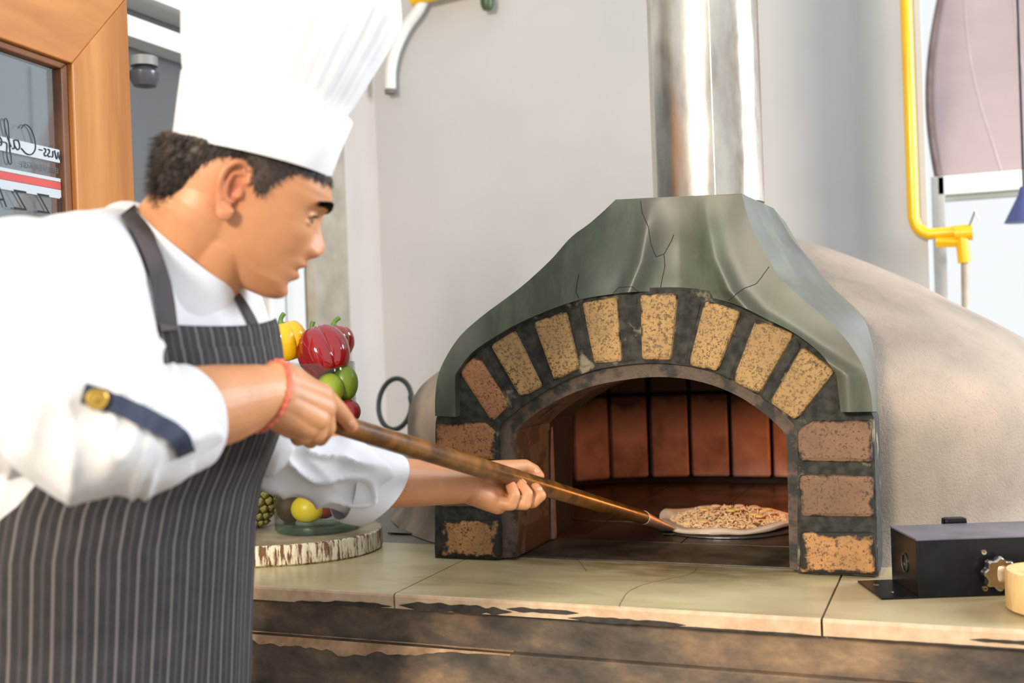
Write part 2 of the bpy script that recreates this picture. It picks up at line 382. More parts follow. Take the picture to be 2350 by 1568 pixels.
for pts, _ in scr: addVF(acc, tube(smoothpath([tuple(p) for p in stroke(pts)], 5), .0011, 5))
ob('script_lettering', mesh('script', *acc), M_ink, door)

# ------------------------------------------------------------------ counter
counter = thing('masonry_counter', (XC, YF, 0), 'dark stained masonry base under the pale slabs and the oven', 'counter')
boxo('base', (XL+.04, YF+.03, 0), (1.6, YW-.002, CT-.028), M_front, counter, bev=.004)
boxo('lower_panel', (XL+.04, YF+.012, .02), (1.6, YF+.05, CT-.095), M_front, counter, bev=.003)
# chipped top edge of the lower panel, its lit strip painted in pale colour
V, F = [], []; N = 90
for i in range(N+1):
    x = -1.75+ i*(1.0/N)*1.02; w = .006+.010*noise.noise(Vector((x*9, 3, 0)))+.006*noise.noise(Vector((x*40, 1, 0)))
    w = 1.7*max(.002, w+.004) * (1 if x < -.98 else max(.15, 1-(x+.98)*4))
    V += [(x, YF+.0115, CT-.0945), (x, YF+.0095, CT-.0945-w), (x, YF+.012, CT-.0945-w-.001), (x, YF+.03, CT-.0935)]
for i in range(N):
    for k in range(3): F.append((i*4+k, i*4+k+1, i*4+4+k+1, i*4+4+k))
ob('lit_worn_ledge', mesh('l', V, F), noisy('lit_ledge_pale', (150, 118, 88), (196, 160, 122), 30, .8, .4, 60), counter)
# slabs
def slab(x0, x1, label, seed):
    N = 60; V, F = [], []
    L = x1-x0; g = .0018
    for i in range(N+1):
        x = x0+g+(L-2*g)*i/N
        ch = .006*noise.noise(Vector((x*14, seed, 0)))+.003*noise.noise(Vector((x*50, seed, 2)))
        y = YF + .001*noise.noise(Vector((x*30, seed, 5)))
        prof = [(2.20, CT), (y+.006, CT), (y+.002, CT-.0015), (y, CT-.005), (y+.001, CT-.026), (y+.012, CT-.0275), (2.20, CT-.0275)]
        V += [(x, a, b) for a, b in prof]
    n = 7
    for i in range(N):
        for k in range(n): F.append((i*n+k, (i+1)*n+k, (i+1)*n+(k+1) % n, i*n+(k+1) % n))
    F.append(tuple(range(n))); F.append(tuple(range(N*n, N*n+n))[::-1])
    me = mesh('slab', V, F); me.materials.append(M_top); me.materials.append(M_edge)
    for p in me.polygons:
        if p.index < N*n and p.index % n in (1, 2, 3, 4): p.material_index = 1
    o = ob('countertop_slab', me); tag(o, label, 'countertop', 'pale stone slabs along the counter front')
    # dark chips set along the slab's front edge
    return o
slab(XL+.04, -1.681, 'pale stone countertop slab far left, behind the man', 1)
s1 = slab(-1.681, -.945, 'pale stone countertop slab under the round wooden board', 2)
s2 = slab(-.945, -.209, 'pale stone countertop slab in front of the oven mouth', 3)
s3 = slab(-.209, .527, 'pale stone countertop slab under the black metal box', 4)
slab(.527, 1.5, 'pale stone countertop slab past the right edge, beyond the metal box', 5)
def chips(o, spans, seed):
    V, F = [], []
    for (xa, xb, za, zb) in spans:
        n = 36; b = len(V)
        for i in range(n+1):
            x = xa+(xb-xa)*i/n; e = min(1, 6*i/n, 6*(n-i)/n)
            mid = (za+zb)/2; hw = (zb-za)/2*e*(.85+.6*noise.noise(Vector((x*45, seed, 0))))
            V += [(x, YF-.0012, CT-max(.0055, mid-hw)), (x, YF-.0012, CT-min(.0275, mid+hw)), (x, YF+.004, CT-min(.0275, mid+hw)), (x, YF+.004, CT-max(.0055, mid-hw))]
        for i in range(n):
            for k in range(4): F.append((b+i*4+k, b+i*4+(k+1) % 4, b+i*4+4+(k+1) % 4, b+i*4+4+k))
    m = ob('edge_chip', mesh('c', V, F), noisy('edge_chip_dark', (44, 40, 36), (72, 64, 56), 40, .85, .3), o)
    return m
chips(s1, [(-1.66, -1.30, .008, .0275), (-1.15, -1.07, .022, .0275), (-1.09, -.95, .018, .0275)], 1)
chips(s2, [(-.935, -.72, .011, .0275), (-.73, -.60, .010, .018), (-.62, -.42, .018, .0275), (-.45, -.22, .0245, .0275)], 2)
def slab_crack(o, pts):
    P = [atZ(*q, CT+.0002) for q in pts]; P = smoothpath(P, 5)
    for q in P: q.x += .002*noise.noise(q*60); q.y += .002*noise.noise(q*60+Vector((5, 0, 0)))
    ob('crack', mesh('cr', *tube(P, .0007, 5)), M_slabcrack, o)
M_slabcrack = noisy('slab_crack', (92, 80, 60), (124, 108, 82), 30, .8, 0)
slab_crack(s2, [(1602, 1300), (1585, 1318), (1520, 1332), (1470, 1345), (1438, 1362), (1422, 1392)])
slab_crack(s2, [(1300, 1272), (1330, 1290), (1345, 1312)])
chips(s3, [(.0, .13, .014, .020), (-.2, .4, .0255, .0275)], 3)
structure(boxo('trim_4', (XL+.04, 2.203, CT-.0275), (1.6, YW-.002, CT-.002), M_backtop), 'dull grey counter surface behind the slabs')

# ------------------------------------------------------------------ oven
oven = thing('pizza_oven', (XC, 2.9, CT), 'wood-fired brick pizza oven with green cement hood and raw cement dome', 'oven')
# dome
prof = [(0.001, .70), (.08, .695), (.16, .68), (.26, .645), (.36, .60), (.47, .545), (.57, .485), (.65, .44), (.72, .395), (.78, .355), (.82, .32), (.845, .27), (.852, .2), (.853, .12), (.856, .07), (.87, .03), (.90, .0)][::-1]
NT_ = 96
V, F = [], []
pp = smoothpath([(r, z, 0) for r, z in prof], 3)
angs = [math.radians(-90+23+a*(314/NT_)) for a in range(NT_+1)]   # open towards the front, where the facade closes it
for p in pp:
    for a in angs:
        k = 1+.008*noise.noise(Vector((math.cos(a)*2, math.sin(a)*2, p.y*4)))
        V.append((XC+p.x*k*math.cos(a), 2.95+p.x*k*math.sin(a), CT+p.y))
n = len(angs)
for i in range(len(pp)-1):
    for k in range(n-1): F.append((i*n+k, i*n+k+1, (i+1)*n+k+1, (i+1)*n+k))
dome = ob('dome', mesh('dome', V, F), M_dome, oven, True)
fp = lambda px, py, Y=Y0: atY(px, py, Y)
EX = Vector((0, .12, 0))
arch = [([(1048, 849), (1094, 812), (1168, 929), (1128, 971)], M_brick2), ([(1123, 793), (1180, 757), (1243, 887), (1193, 914)], M_brick),
        ([(1222, 740), (1297, 713), (1329, 845), (1270, 875)], M_brick), ([(1333, 694), (1415, 680), (1427, 831), (1362, 837)], M_brick),
        ([(1467, 676), (1555, 673), (1539, 828), (1471, 826)], M_brick), ([(1616, 688), (1700, 715), (1645, 854), (1578, 839)], M_brick),
        ([(1733, 730), (1824, 766), (1740, 908), (1679, 875)], M_brick), ([(1840, 795), (1918, 852), (1826, 967), (1765, 925)], M_brick)]
pill = [([(997, 972), (1112, 969), (1138, 990), (1140, 1056), (1000, 1058)], M_brick2), ([(1002, 1080), (1142, 1080), (1146, 1163), (1004, 1165)], M_brick3),
        ([(1008, 1196), (1144, 1192), (1147, 1282), (1010, 1280)], M_brick4),
        ([(1828, 990), (1864, 965), (2000, 965), (2003, 1063), (1831, 1060)], M_brick3), ([(1831, 1089), (2006, 1094), (2008, 1189), (1837, 1188)], M_brick3),
        ([(1836, 1221), (2008, 1223), (2017, 1322), (1833, 1317)], M_brick4)]
def rough_prism(pts2, yoff, depth, seg, amp, seed, bev):
    """irregular stone face: outline resampled and jittered, bevelled, extruded back"""
    P = [fp(*p, Y0+yoff) for p in pts2]; c = sum(P, Vector())/len(P)
    return prism([Vector((p.x, Y0+yoff, p.z)) for p in P], Vector((0, depth, 0)), bev)
for i, (q, m) in enumerate(arch):
    ob('brick', rough_prism(q, -.004-.002*(i % 3), .13, 3, .003, i, .007), m, oven, False)
for i, (q, m) in enumerate(pill):
    b = rough_prism(q, -.004-.002*(i % 2), .13, 3, .003, i+20, .008)
    for v in b.verts: v.co.z = max(v.co.z, CT+.001)
    ob('brick', b, m, oven, False)
def corr(pts): return [Vector((p.x, Y0, p.z)) for p in (fp(*q) for q in pts)]
# mortar facade: one arch-shaped mass slightly behind the brick faces
outer = [(997, 1284), (999, 960), (1030, 860), (1070, 800), (1130, 745), (1210, 718), (1300, 686), (1400, 668), (1500, 660), (1600, 663), (1700, 692), (1790, 738), (1870, 792), (1940, 845), (2004, 950), (2016, 1324)]
inner = [(1146, 1284), (1143, 978), (1205, 928), (1270, 887), (1350, 853), (1430, 838), (1505, 833), (1580, 840), (1650, 858), (1720, 892), (1780, 936), (1829, 980), (1830, 1316)]
def smooth2(pts, n=4):
    body = smoothpath([(a, b, 0) for a, b in pts[1:-1]], n); return [pts[0]]+[(p.x, p.y) for p in body]+[pts[-1]]
def ring(name, o2, i2, yf, depth, mat, parent, zmin=CT+.0005, jit=0, label=None):
    A = [fp(*p, Y0) for p in smooth2(o2)]; B = [fp(*p, Y0) for p in smooth2(i2)]; n = 64
    def res(P):
        L = [0]
        for a, b in zip(P, P[1:]): L.append(L[-1]+(b-a).length)
        out = []
        for k in range(n+1):
            s = L[-1]*k/n; j = max(i for i in range(len(L)) if L[i] <= s+1e-9); j = min(j, len(P)-2)
            t_ = (s-L[j])/max(L[j+1]-L[j], 1e-9); out.append(P[j].lerp(P[j+1], t_))
        return out
    A, B = res(A), res(B); V, F = [], []
    m = 4
    for a, b in zip(A, B):
        a = a.copy(); b = b.copy(); a.z = max(a.z, zmin); b.z = max(b.z, zmin)
        for k in range(m+1):
            p = a.lerp(b, k/m); p.y = yf + (jit*noise.noise(p*40) if 0 < k < m or True else 0); V.append(p)
        V.append(Vector((b.x, yf+depth, b.z))); V.append(Vector((a.x, yf+depth, a.z)))
    w = m+3
    for i in range(n):
        for k in range(w): F.append((i*w+k, i*w+(k+1) % w, (i+1)*w+(k+1) % w, (i+1)*w+k))
    F.append(tuple(range(w))[::-1]); F.append(tuple(range(n*w, n*w+w)))
    bm = bmesh.new(); me = mesh(name, V, F); bm.from_mesh(me); bmesh.ops.recalc_face_normals(bm, faces=bm.faces); bm.to_mesh(me); bm.free()
    return ob(name, me, mat, parent, label=label)
ring('mortar', outer, inner, Y0+.002, .14, M_mortar, oven, jit=.004)
# mortar wedges between the arch bricks
wed = [[(1106, 806), (1122, 796), (1190, 916), (1172, 926)], [(1190, 752), (1218, 742), (1266, 876), (1248, 888)], [(1303, 712), (1330, 702), (1358, 838), (1333, 846)],
       [(1421, 680), (1462, 678), (1467, 828), (1431, 832)], [(1560, 676), (1610, 690), (1573, 838), (1544, 830)], [(1704, 722), (1730, 738), (1674, 872), (1650, 858)], [(1828, 774), (1838, 796), (1762, 924), (1744, 912)]]
for i, q in enumerate(wed):
    ob('mortar_joint', rough_prism(q, -.001+.0012*(i % 2), .05, 3, .003, i+50, .004), M_mortar, oven)
inner2 = [(1180, 1282), (1178, 992), (1222, 952), (1290, 912), (1360, 886), (1435, 872), (1505, 866), (1575, 871), (1640, 888), (1705, 918), (1765, 962), (1803, 1000), (1810, 1306)]
inn_o = [(1144, 1284), (1142, 976), (1204, 926), (1269, 885), (1350, 851), (1430, 836), (1505, 831), (1580, 838), (1650, 856), (1720, 890), (1781, 934), (1831, 978), (1832, 1316)]
ring('arch_lining', inn_o, inner2, Y0+.012, .20, M_lining, oven, jit=.003)
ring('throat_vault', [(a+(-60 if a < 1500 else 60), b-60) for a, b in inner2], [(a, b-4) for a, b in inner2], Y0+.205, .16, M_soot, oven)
# throat
Xa, Xb = fp(1181, 1200).x, fp(1809, 1200).x
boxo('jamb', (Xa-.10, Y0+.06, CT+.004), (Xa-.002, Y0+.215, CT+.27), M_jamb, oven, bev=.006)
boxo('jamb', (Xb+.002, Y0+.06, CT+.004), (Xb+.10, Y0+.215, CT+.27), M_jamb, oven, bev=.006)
boxo('broken_jamb_edge', (Xa-.10, Y0+.215, CT+.004), (Xa+.004, Y0+.24, CT+.265), noisy('pink_plaster', (120, 92, 86), (156, 126, 118), 20, .8, .5, 50), oven, bev=.008)
# hearth tiles
hz0 = CT-.001
boxo('hearth_sill', (Xa-.06, 2.105, CT+.0005), (Xb+.06, 2.30, CT+.003), noisy('sill_stone', (44, 40, 34), (88, 80, 62), 14, .4, .2), oven)
for ix in range(6):
    for iy in range(4):
        x0 = -1.25+ix*.232; y0 = 2.302+iy*.232
        boxo('hearth_tile', (x0, y0, CT), (x0+.229, y0+.229, CT+.003+.0006*((ix*3+iy*5) % 3)), M_hearth, oven, bev=.0008)
# chamber wall bricks on a rounded plan
def plan(th, a=.60, b=.56, e=2.6):
    c, s = math.cos(th), math.sin(th)
    return XC+a*math.copysign(abs(c)**(2/e), c), 2.66+b*math.copysign(abs(s)**(2/e), s)
ths = [math.radians(-10+200*i/240) for i in range(241)]
pts = [plan(a) for a in ths]; L = [0]
for a, b in zip(pts, pts[1:]): L.append(L[-1]+math.dist(a, b))
def pat(s):
    j = max(i for i in range(len(L)) if L[i] <= s+1e-9); j = min(j, len(L)-2); k = (s-L[j])/(L[j+1]-L[j]); return Vector((pts[j][0]+(pts[j+1][0]-pts[j][0])*k, pts[j][1]+(pts[j+1][1]-pts[j][1])*k, 0))
bw = .116; nb = int(L[-1]/bw)
for i in range(nb):
    a, b = pat(i*bw+.004), pat((i+1)*bw-.004); o = Vector((XC, 2.66, 0))
    back = ((a+b)/2-o).normalized()*.045; j = .004*math.sin(i*2.7)
    q = [a+back.normalized()*j, b+back.normalized()*j, b+back, a+back]
    for z0, z1 in ((CT+.022, CT+.262), (CT+.27, CT+.335)):
        ob('chamber_brick', prism([Vector((p.x, p.y, z0)) for p in q], Vector((0, 0, z1-z0)), .005, 1), M_chamber, oven)
V, F = [], []
for i in range(13):
    f = i/12*PI/2; k = math.cos(f); z = CT-.01 if i == 0 else CT+.36+.20*math.sin(f)
    kk = 1.07*(k if i else 1)
    for a in range(72):
        x, y = plan(2*PI*a/72); V.append((XC+(x-XC)*kk, 2.66+(y-2.66)*kk, z))
for i in range(12):
    for a in range(72):
        f = (i*72+a, i*72+(a+1) % 72, (i+1)*72+(a+1) % 72, (i+1)*72+a)
        cx = sum(V[j][0] for j in f)/4; cy = sum(V[j][1] for j in f)/4; cz = sum(V[j][2] for j in f)/4
        if cy < 2.27 and i < 1 and Xa-.03 < cx < Xb+.03: continue
        F.append(f)
F = [f for f in F if min(V[j][1] for j in f) > 2.06 or True]
def domer(z): return interp([(q[1], q[0]) for q in prof], z-CT)
def keep_in(x, y, z):
    y = max(y, 2.26); r = domer(z)-.04; v_ = Vector((x-XC, y-2.95)); 
    if v_.length > r: v_ *= r/v_.length
    return (XC+v_.x, 2.95+v_.y, z)
V = [keep_in(*q) for q in V]
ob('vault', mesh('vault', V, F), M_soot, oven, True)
fl = bpy.data.lights.new('oven_fire', 'POINT'); fl.energy = 8; fl.color = (1, .34, .08); fl.shadow_soft_size = .06
fo = bpy.data.objects.new('oven_fire', fl); col.objects.link(fo); fo.location = (-.12, 2.84, CT+.13)

# ---- hood
R2 = [(2003, 945), (1999, 905), (1990, 868), (1975, 830), (1940, 777), (1890, 727), (1840, 684), (1790, 637), (1760, 590), (1738, 550), (1722, 515), (1711, 480), (1702, 444)]
R3 = [(2015, 945), (2014, 900), (2012, 850), (2004, 800), (1985, 735), (1950, 695), (1905, 655), (1865, 608), (1842, 578), (1820, 552), (1803, 525), (1789, 502), (1775, 478)]
L2 = [(998, 955), (998, 915), (1003, 870), (1018, 830), (1055, 772), (1105, 727), (1155, 690), (1212, 645), (1265, 595), (1310, 545), (1350, 515), (1385, 485), (1413, 458)]
rim = [(1045, 957), (1045, 860), (1078, 815), (1120, 783), (1178, 748), (1250, 716), (1330, 688), (1415, 674), (1500, 668), (1560, 669), (1630, 683), (1700, 703), (1760, 732), (1826, 766), (1885, 812), (1920, 860), (1930, 945)]
def yz(h):      # how far the front recedes with height above the counter
    return Y0-.022+.12*max(0, h-.36)**1.15
nR = len(R2)
def hoodpt(px, py, Yg=None):
    Y = Y0-.022
    for _ in range(6):
        p = atY(px, py, Y); Y = yz(p.z-CT) if Yg is None else Yg
    return atY(px, py, Y)
A_l = [hoodpt(*p) for p in smooth2(L2, 3)]; A_r = [hoodpt(*p) for p in smooth2(R2, 3)]
topn = 18
Atop = [A_l[-1].lerp(A_r[-1], k/topn) for k in range(1, topn)]
outerC = A_l+Atop+A_r[::-1]
rimC = [hoodpt(*p) for p in smooth2(rim, 4)]
def resamp(P, n):
    L = [0]
    for a, b in zip(P, P[1:]): L.append(L[-1]+(b-a).length)
    out = []; j = 0
    for k in range(n+1):
        s = L[-1]*k/n
        while j < len(L)-2 and L[j+1] < s: j += 1
        out.append(P[j].lerp(P[j+1], min(1, (s-L[j])/max(L[j+1]-L[j], 1e-9))))
    return out
# match rim to outer: left leg, crown, right leg
NL, NTp = 60, 90
oc = resamp(A_l, NL)[:-1]+resamp([A_l[-1]]+Atop+[A_r[-1]], NTp)[:-1]+resamp(A_r[::-1], NL)
nr = len(oc)
rc_full = resamp(rimC, 400)
def rimpick(f): return rc_full[max(0, min(400, int(round(f*400))))]
rc = []
for i in range(nr):
    u = i/(nr-1)
    # crown of the outer line maps onto the middle 40 % of the rim
    u1, u2 = (NL-1)/(nr-1), (NL+NTp)/(nr-1)
    f = .36*u/u1 if u < u1 else (.36+.28*(u-u1)/(u2-u1) if u < u2 else .64+.36*(u-u2)/(1-u2))
    s = f*400; j = int(min(399, s)); rc.append(rc_full[j].lerp(rc_full[j+1], s-j))
NV = 60
V, F = [], []
xc = (A_l[-1].x+A_r[-1].x)/2; ztop = A_l[-1].z
def ridge(z):   # half width of the flared middle panel
    h = (z-CT)
    return interp([(.36, .30), (.40, .245), (.44, .19), (.48, .13), (.52, .095), (.58, .07), (.66, .055), (.75, .045)], h)
for i in range(nr):
    for k in range(NV+1):
        s = k/NV; p = rc[i].lerp(oc[i], s); h = p.z-CT; Y = yz(h)
        w = ridge(p.z); x = abs(p.x-xc-.0)
        inside = max(0, 1-(x/w)) if w > 0 else 0
        low = math.exp(-max(0, (h-.40))/.07)
        Y -= .0*inside
        fade = min(1, max(0, (.70-h)/.22))
        if x < w: Y += .028*(1-(x/w)**1.5)*max(0, 1-low*1.15)*fade      # panel set back behind its ridges, flaring out at the rim
        Y -= .010*math.exp(-((x-w)/.02)**2)*fade               # ridge itself
        Y += .003*noise.noise(p*14)
        q = Vector((p.x, Y, p.z)); 
        V.append(q)
for i in range(nr-1):
    for k in range(NV): F.append((i*(NV+1)+k, (i+1)*(NV+1)+k, (i+1)*(NV+1)+k+1, i*(NV+1)+k+1))
# thickness of the rim (turned back over the bricks)
b0 = len(V)
for i in range(nr):
    q = V[i*(NV+1)]; V.append(Vector((q.x, Y0+.02, q.z)))
for i in range(nr-1): F.append((i*(NV+1), b0+i, b0+i+1, (i+1)*(NV+1)))
# sides
def side(pxs, sgn, edge):
    b1 = len(V); Y3 = lambda h: interp([(0.2, 2.17), (.35, 2.20), (.5, 2.25), (.62, 2.25), (.8, 2.24)], h)
    back = []
    for p in smooth2(R3, 3):
        Y = 2.2
        for _ in range(5): q = atY(*p, Y); Y = Y3(q.z-CT)
        q = atY(*p, Y); back.append(q if sgn > 0 else Vector((2*xc-q.x, q.y, q.z)))
    back = resamp(back, NL); n0 = len(V)
    m = 6
    for i in range(NL+1):
        e = edge[i]; bk = back[i]
        for k in range(m+1):
            s = k/m; p = e.lerp(bk, s)
            V.append(p)
    for i in range(NL):
        for k in range(m): F.append((n0+i*(m+1)+k, n0+i*(m+1)+k+1, n0+(i+1)*(m+1)+k+1, n0+(i+1)*(m+1)+k) if sgn > 0 else (n0+i*(m+1)+k, n0+(i+1)*(m+1)+k, n0+(i+1)*(m+1)+k+1, n0+i*(m+1)+k+1))
    return back
edR = [V[(nr-1-i)*(NV+1)+NV].copy() for i in range(NL+1)]
edL = [V[i*(NV+1)+NV].copy() for i in range(NL+1)]
bR = side(R3, 1, edR); bL = side(R3, -1, edL)
# back sheets down to the dome, and the flat top
n0 = len(V); tl, tr_ = bL[-1], bR[-1]
tops = [edL[-1], edR[-1], tr_, Vector((tr_.x-.02, tr_.y+.30, tr_.z)), Vector((tl.x+.02, tl.y+.30, tl.z)), tl]
V += [Vector((p.x, p.y, p.z-.001)) for p in tops]; F.append(tuple(range(n0, n0+6)))
high_left = [q for q in bL if q.z > CT+.46]; n0 = len(V)
for q in high_left: V += [q, Vector((q.x+.02, q.y+.30, q.z-.001))]
for i in range(len(V[n0:])//2-1): F.append((n0+2*i, n0+2*i+1, n0+2*i+3, n0+2*i+2))
high_right = [q for q in bR if q.z > CT+.46]; n0 = len(V)
for q in high_right: V += [q, Vector((q.x-.02, q.y+.30, q.z-.001))]
for i in range(len(V[n0:])//2-1): F.append((n0+2*i, n0+2*i+1, n0+2*i+3, n0+2*i+2))
n0 = len(V)
for a_, b_ in zip(high_left, high_right): V += [Vector((a_.x+.02, a_.y+.30, a_.z-.001)), Vector((b_.x-.02, b_.y+.30, b_.z-.001))]
for i in range(min(len(high_left), len(high_right))-1): F.append((n0+2*i, n0+2*i+1, n0+2*i+3, n0+2*i+2))
hme = mesh('hood', V, F)
bm = bmesh.new(); bm.from_mesh(hme); bmesh.ops.remove_doubles(bm, verts=bm.verts, dist=.0004); bmesh.ops.recalc_face_normals(bm, faces=bm.faces); bm.to_mesh(hme); bm.free()
for p in hme.polygons: p.use_smooth = True
hme.materials.append(M_hood)
try: hme.set_sharp_from_angle(angle=math.radians(32))
except Exception: pass
hood = ob('hood', hme, None, oven)
hb = bvh_of(hme)
# hairline cracks in the cement
M_crack = noisy('crack_dark', (24, 26, 22), (36, 38, 32), 30, .9, 0)
for cr in ([(1470, 462), (1474, 490), (1488, 520), (1494, 560), (1505, 590), (1524, 583), (1526, 610), (1520, 640), (1514, 668)], [(1524, 583), (1540, 555), (1548, 535)],
           [(1765, 612), (1745, 640), (1735, 652), (1708, 662), (1690, 675), (1668, 694)], [(1330, 690), (1322, 668), (1330, 620)], [(1405, 676), (1420, 660), (1450, 658), (1468, 672)]):
    P = []
    for a, b in zip(cr, cr[1:]):
        for k in range(5):
            q = (a[0]+(b[0]-a[0])*k/5, a[1]+(b[1]-a[1])*k/5)
            o_ = atY(*q, 1.9); hit = hb.ray_cast(o_, ray(*q).normalized())
            if hit[0]: P.append(hit[0]+hit[1]*.0001+Vector((.001*noise.noise(hit[0]*300), 0, 0)))
    if len(P) > 3: ob('crack', mesh('cr', *tube(P, .0007, 5)), M_crack, hood)

# ---- flue
fc = atY(1575, 444, 2.30); fc.x = xc+.012
fr = .113
flue = thing('flue_pipe', (fc.x, fc.y, ztop), 'shiny stainless steel flue pipe rising from the top of the oven hood', 'pipe')
ob('pipe', mesh('p', *lathe([(fr, ztop-.001), (fr, 2.9)], 96, (fc.x, fc.y, 0))), M_steel, flue, True)
ob('seam', mesh('p', *tube([(fc.x+fr*math.cos(-1.25), fc.y+fr*math.sin(-1.25), ztop), (fc.x+fr*math.cos(-1.25), fc.y+fr*math.sin(-1.25), 2.9)], .0015, 8)), M_steel, flue, True)
# ------------------------------------------------------------------ right side: gas pipe, awning, outside
M_yel = noisy('yellow_enamel', (232, 178, 8), (240, 190, 20), 6, .22, .03, 40)
gp = thing('gas_pipe', (-.2, YW-.05, 1.5), 'yellow gas pipe running down the wall and turning right behind the dome', 'pipe')
a0, a1, a2 = atY(2079, 6, YW-.045), atY(2096, 500, YW-.045), atY(2130, 538, YW-.045)
top = Vector((a0.x, YW-.045, 3.3))
a3 = atY(2212, 530, YW-.045)
path = [top, a0, a1] + smoothpath([a1, (a1+a2)/2+Vector((-.008, 0, -.008)), a2], 5)[1:] + [a3]
path = [Vector((p.x, YW-.045, p.z)) for p in path]
ob('pipe', mesh('p', *tube(path, .0185, 20)), M_yel, gp, True)
b0_, b1_ = atY(2190, 536, YW-.045), atY(2232, 533, YW-.045)
ob('fitting', mesh('p', *tube([b0_, b1_], .026, 20)), M_yel, gp, True)
d0, d1 = atY(2207, 540, YW-.045), atY(2214, 603, YW-.045)
ob('fitting', mesh('p', *tube([d0, d1], .021, 20)), M_yel, gp, True)
d2 = atY(2216, 720, YW-.045)
ob('down_pipe', mesh('p', *tube([d1, d2], .012, 16)), noisy('grey_pipe', (150, 140, 120), (176, 168, 150), 9, .4, .0), gp, True)
for q in (2090, 2104):
    pass
e0, e1 = atY(2148, 556, YW-.045), atY(2204, 556, YW-.045)
ob('valve_body', mesh('p', *tube([e0, e1], [.020, .018], 6)), M_yel, gp)
g0 = atY(2224, 520, YW-.06)
ob('valve_handle', mesh('p', *tube([g0, g0+Vector((.02, -.02, .05)), g0+Vector((.03, -.02, .02))], .004, 8)), noisy('chrome_bit', (200, 200, 200), (220, 220, 220), 5, .2, 0, metal=1), gp, True)
# horizontal yellow pipe near the ceiling and the white drain pipe
hp = thing('ceiling_gas_pipe', (-1.9, YW-.06, 2.6), 'yellow pipe with a green valve high on the wall above the white drain pipe', 'pipe')
p0, p1 = atY(945, -4, YW-.06), atY(1108, -8, YW-.06)
ob('pipe', mesh('p', *tube([p0, Vector((p1.x+.02, p1.y, p0.z+.02))], .030, 20)), M_yel, hp, True)
ob('riser', mesh('p', *tube([Vector((p1.x, p1.y, p0.z+.02)), Vector((p1.x, p1.y, 3.3))], .022, 18)), M_yel, hp, True)
pv = atY(1118, 4, YW-.06)
ob('green_valve', mesh('p', *lathe([(.001, -.03), (.018, -.03), (.026, -.01), (.026, .02), (.014, .03), (.001, .03)], 16, pv)), noisy('green_paint', (44, 70, 30), (60, 88, 40), 9, .4, 0), hp, True)
dpipe = thing('drain_pipe', (-1.9, YW-.05, 2.3), 'curved white plastic drain pipe hanging on the wall under the yellow pipe', 'pipe')
P = smoothpath([atY(*q, YW-.05) for q in ((985, -30), (962, 20), (932, 62), (908, 112), (897, 160), (896, 205))], 6)
ob('pipe', mesh('p', *tube(P, .0215, 18)), M_white, dpipe, True)
ob('open_end', mesh('p', *tube([P[-1], P[-1]+Vector((0, 0, -.018))], .0225, 18)), noisy('pipe_lip', (90, 88, 84), (110, 108, 102), 6, .6, 0), dpipe, True)
# awning outside, its rail and post
AW = 4.6
t = NT('mauve_fabric'); v = t.mapped(); n1 = t.noise(v, 1.2, 4, .5, .5)
c = t.ramp(n1, [(.3, lin((158, 138, 136))), (.7, lin((178, 158, 154)))]); t.bump(n1, .3, .05)
M_awn = t.set(c, .8)
aw = thing('awning', atY(2250, 200, AW), 'sagging mauve-grey fabric awning outside, at the upper right', 'awning')
def quad_grid(c00, c10, c11, c01, nu, nv, fn=None):
    V, F = [], []
    for j in range(nv+1):
        for i in range(nu+1):
            u, w = i/nu, j/nv; p = (c00.lerp(c10, u)).lerp(c01.lerp(c11, u), w)
            if fn: p = p+fn(u, w)
            V.append(p)
    for j in range(nv):
        for i in range(nu): a = j*(nu+1)+i; F.append((a, a+1, a+nu+2, a+nu+1))
    return V, F
c00 = atY(2152, 408, 4.35); c10 = atY(2560, 380, 4.35)
c01 = atY(2196, -160, 5.6); c11 = atY(2640, -170, 5.6)
fold = lambda u, w: Vector((-.05*math.sin(w*PI)*(1-u)*1.5, 0, -.10*math.sin(PI*w)*(1-.5*u)+.03*math.sin(u*7+w*3)*w))
V, F = quad_grid(c00, c10, c11, c01, 24, 24, fold)
o = ob('fabric', mesh('a', V, F), M_awn, aw, True); sm = o.modifiers.new('t', 'SOLIDIFY'); sm.thickness = .004
edge = [V[j*25] for j in range(25)]
ob('edge_trim', mesh('a', *tube(edge, .012, 8)), noisy('brown_hem', (104, 84, 78), (124, 104, 96), 8, .7, 0), aw, True)
for us in (9, 15):
    ob('seam', mesh('a', *tube([V[j*25+int(us-j/3)].lerp(V[j*25+int(us-j/3)+1], us-j/3-int(us-j/3))+Vector((0, 0, -.004)) for j in range(25)], .005, 6)), noisy('hem_light', (176, 158, 154), (186, 168, 164), 8, .7, 0), aw, True)
rail = thing('awning_rail', atY(2250, 430, 4.3), 'thick white horizontal rail below the awning', 'rail')
r0, r1 = atY(2150, 405, 4.3), atY(2150, 462, 4.3)
boxo('rail', (r0.x, 4.3, r1.z+.02), (r0.x+1.4, 4.36, r0.z), M_white, rail, .004)
boxo('lower_lip', (r0.x, 4.32, r1.z), (r0.x+1.4, 4.36, r1.z+.02), noisy('lip_grey', (150, 152, 144), (166, 168, 160), 6, .5, 0), rail, .002)
boxo('post', (r0.x-.02, 4.30, 0), (r0.x+.025, 4.36, r0.z), noisy('post_grey', (170, 168, 160), (190, 188, 180), 6, .5, 0), rail, .003)
sh = thing('lamp_shade', atY(2340, 490, 4.5), 'dark blue conical lampshade at the right edge below the white rail', 'lamp')
lc = atY(2352, 510, 4.15)
ob('shade', mesh('s', *lathe([(.065, 0), (.063, .004), (.02, .09), (.012, .12), (.001, .12)], 28, lc)), noisy('navy', (50, 60, 110), (64, 74, 128), 6, .5, 0), sh, True)
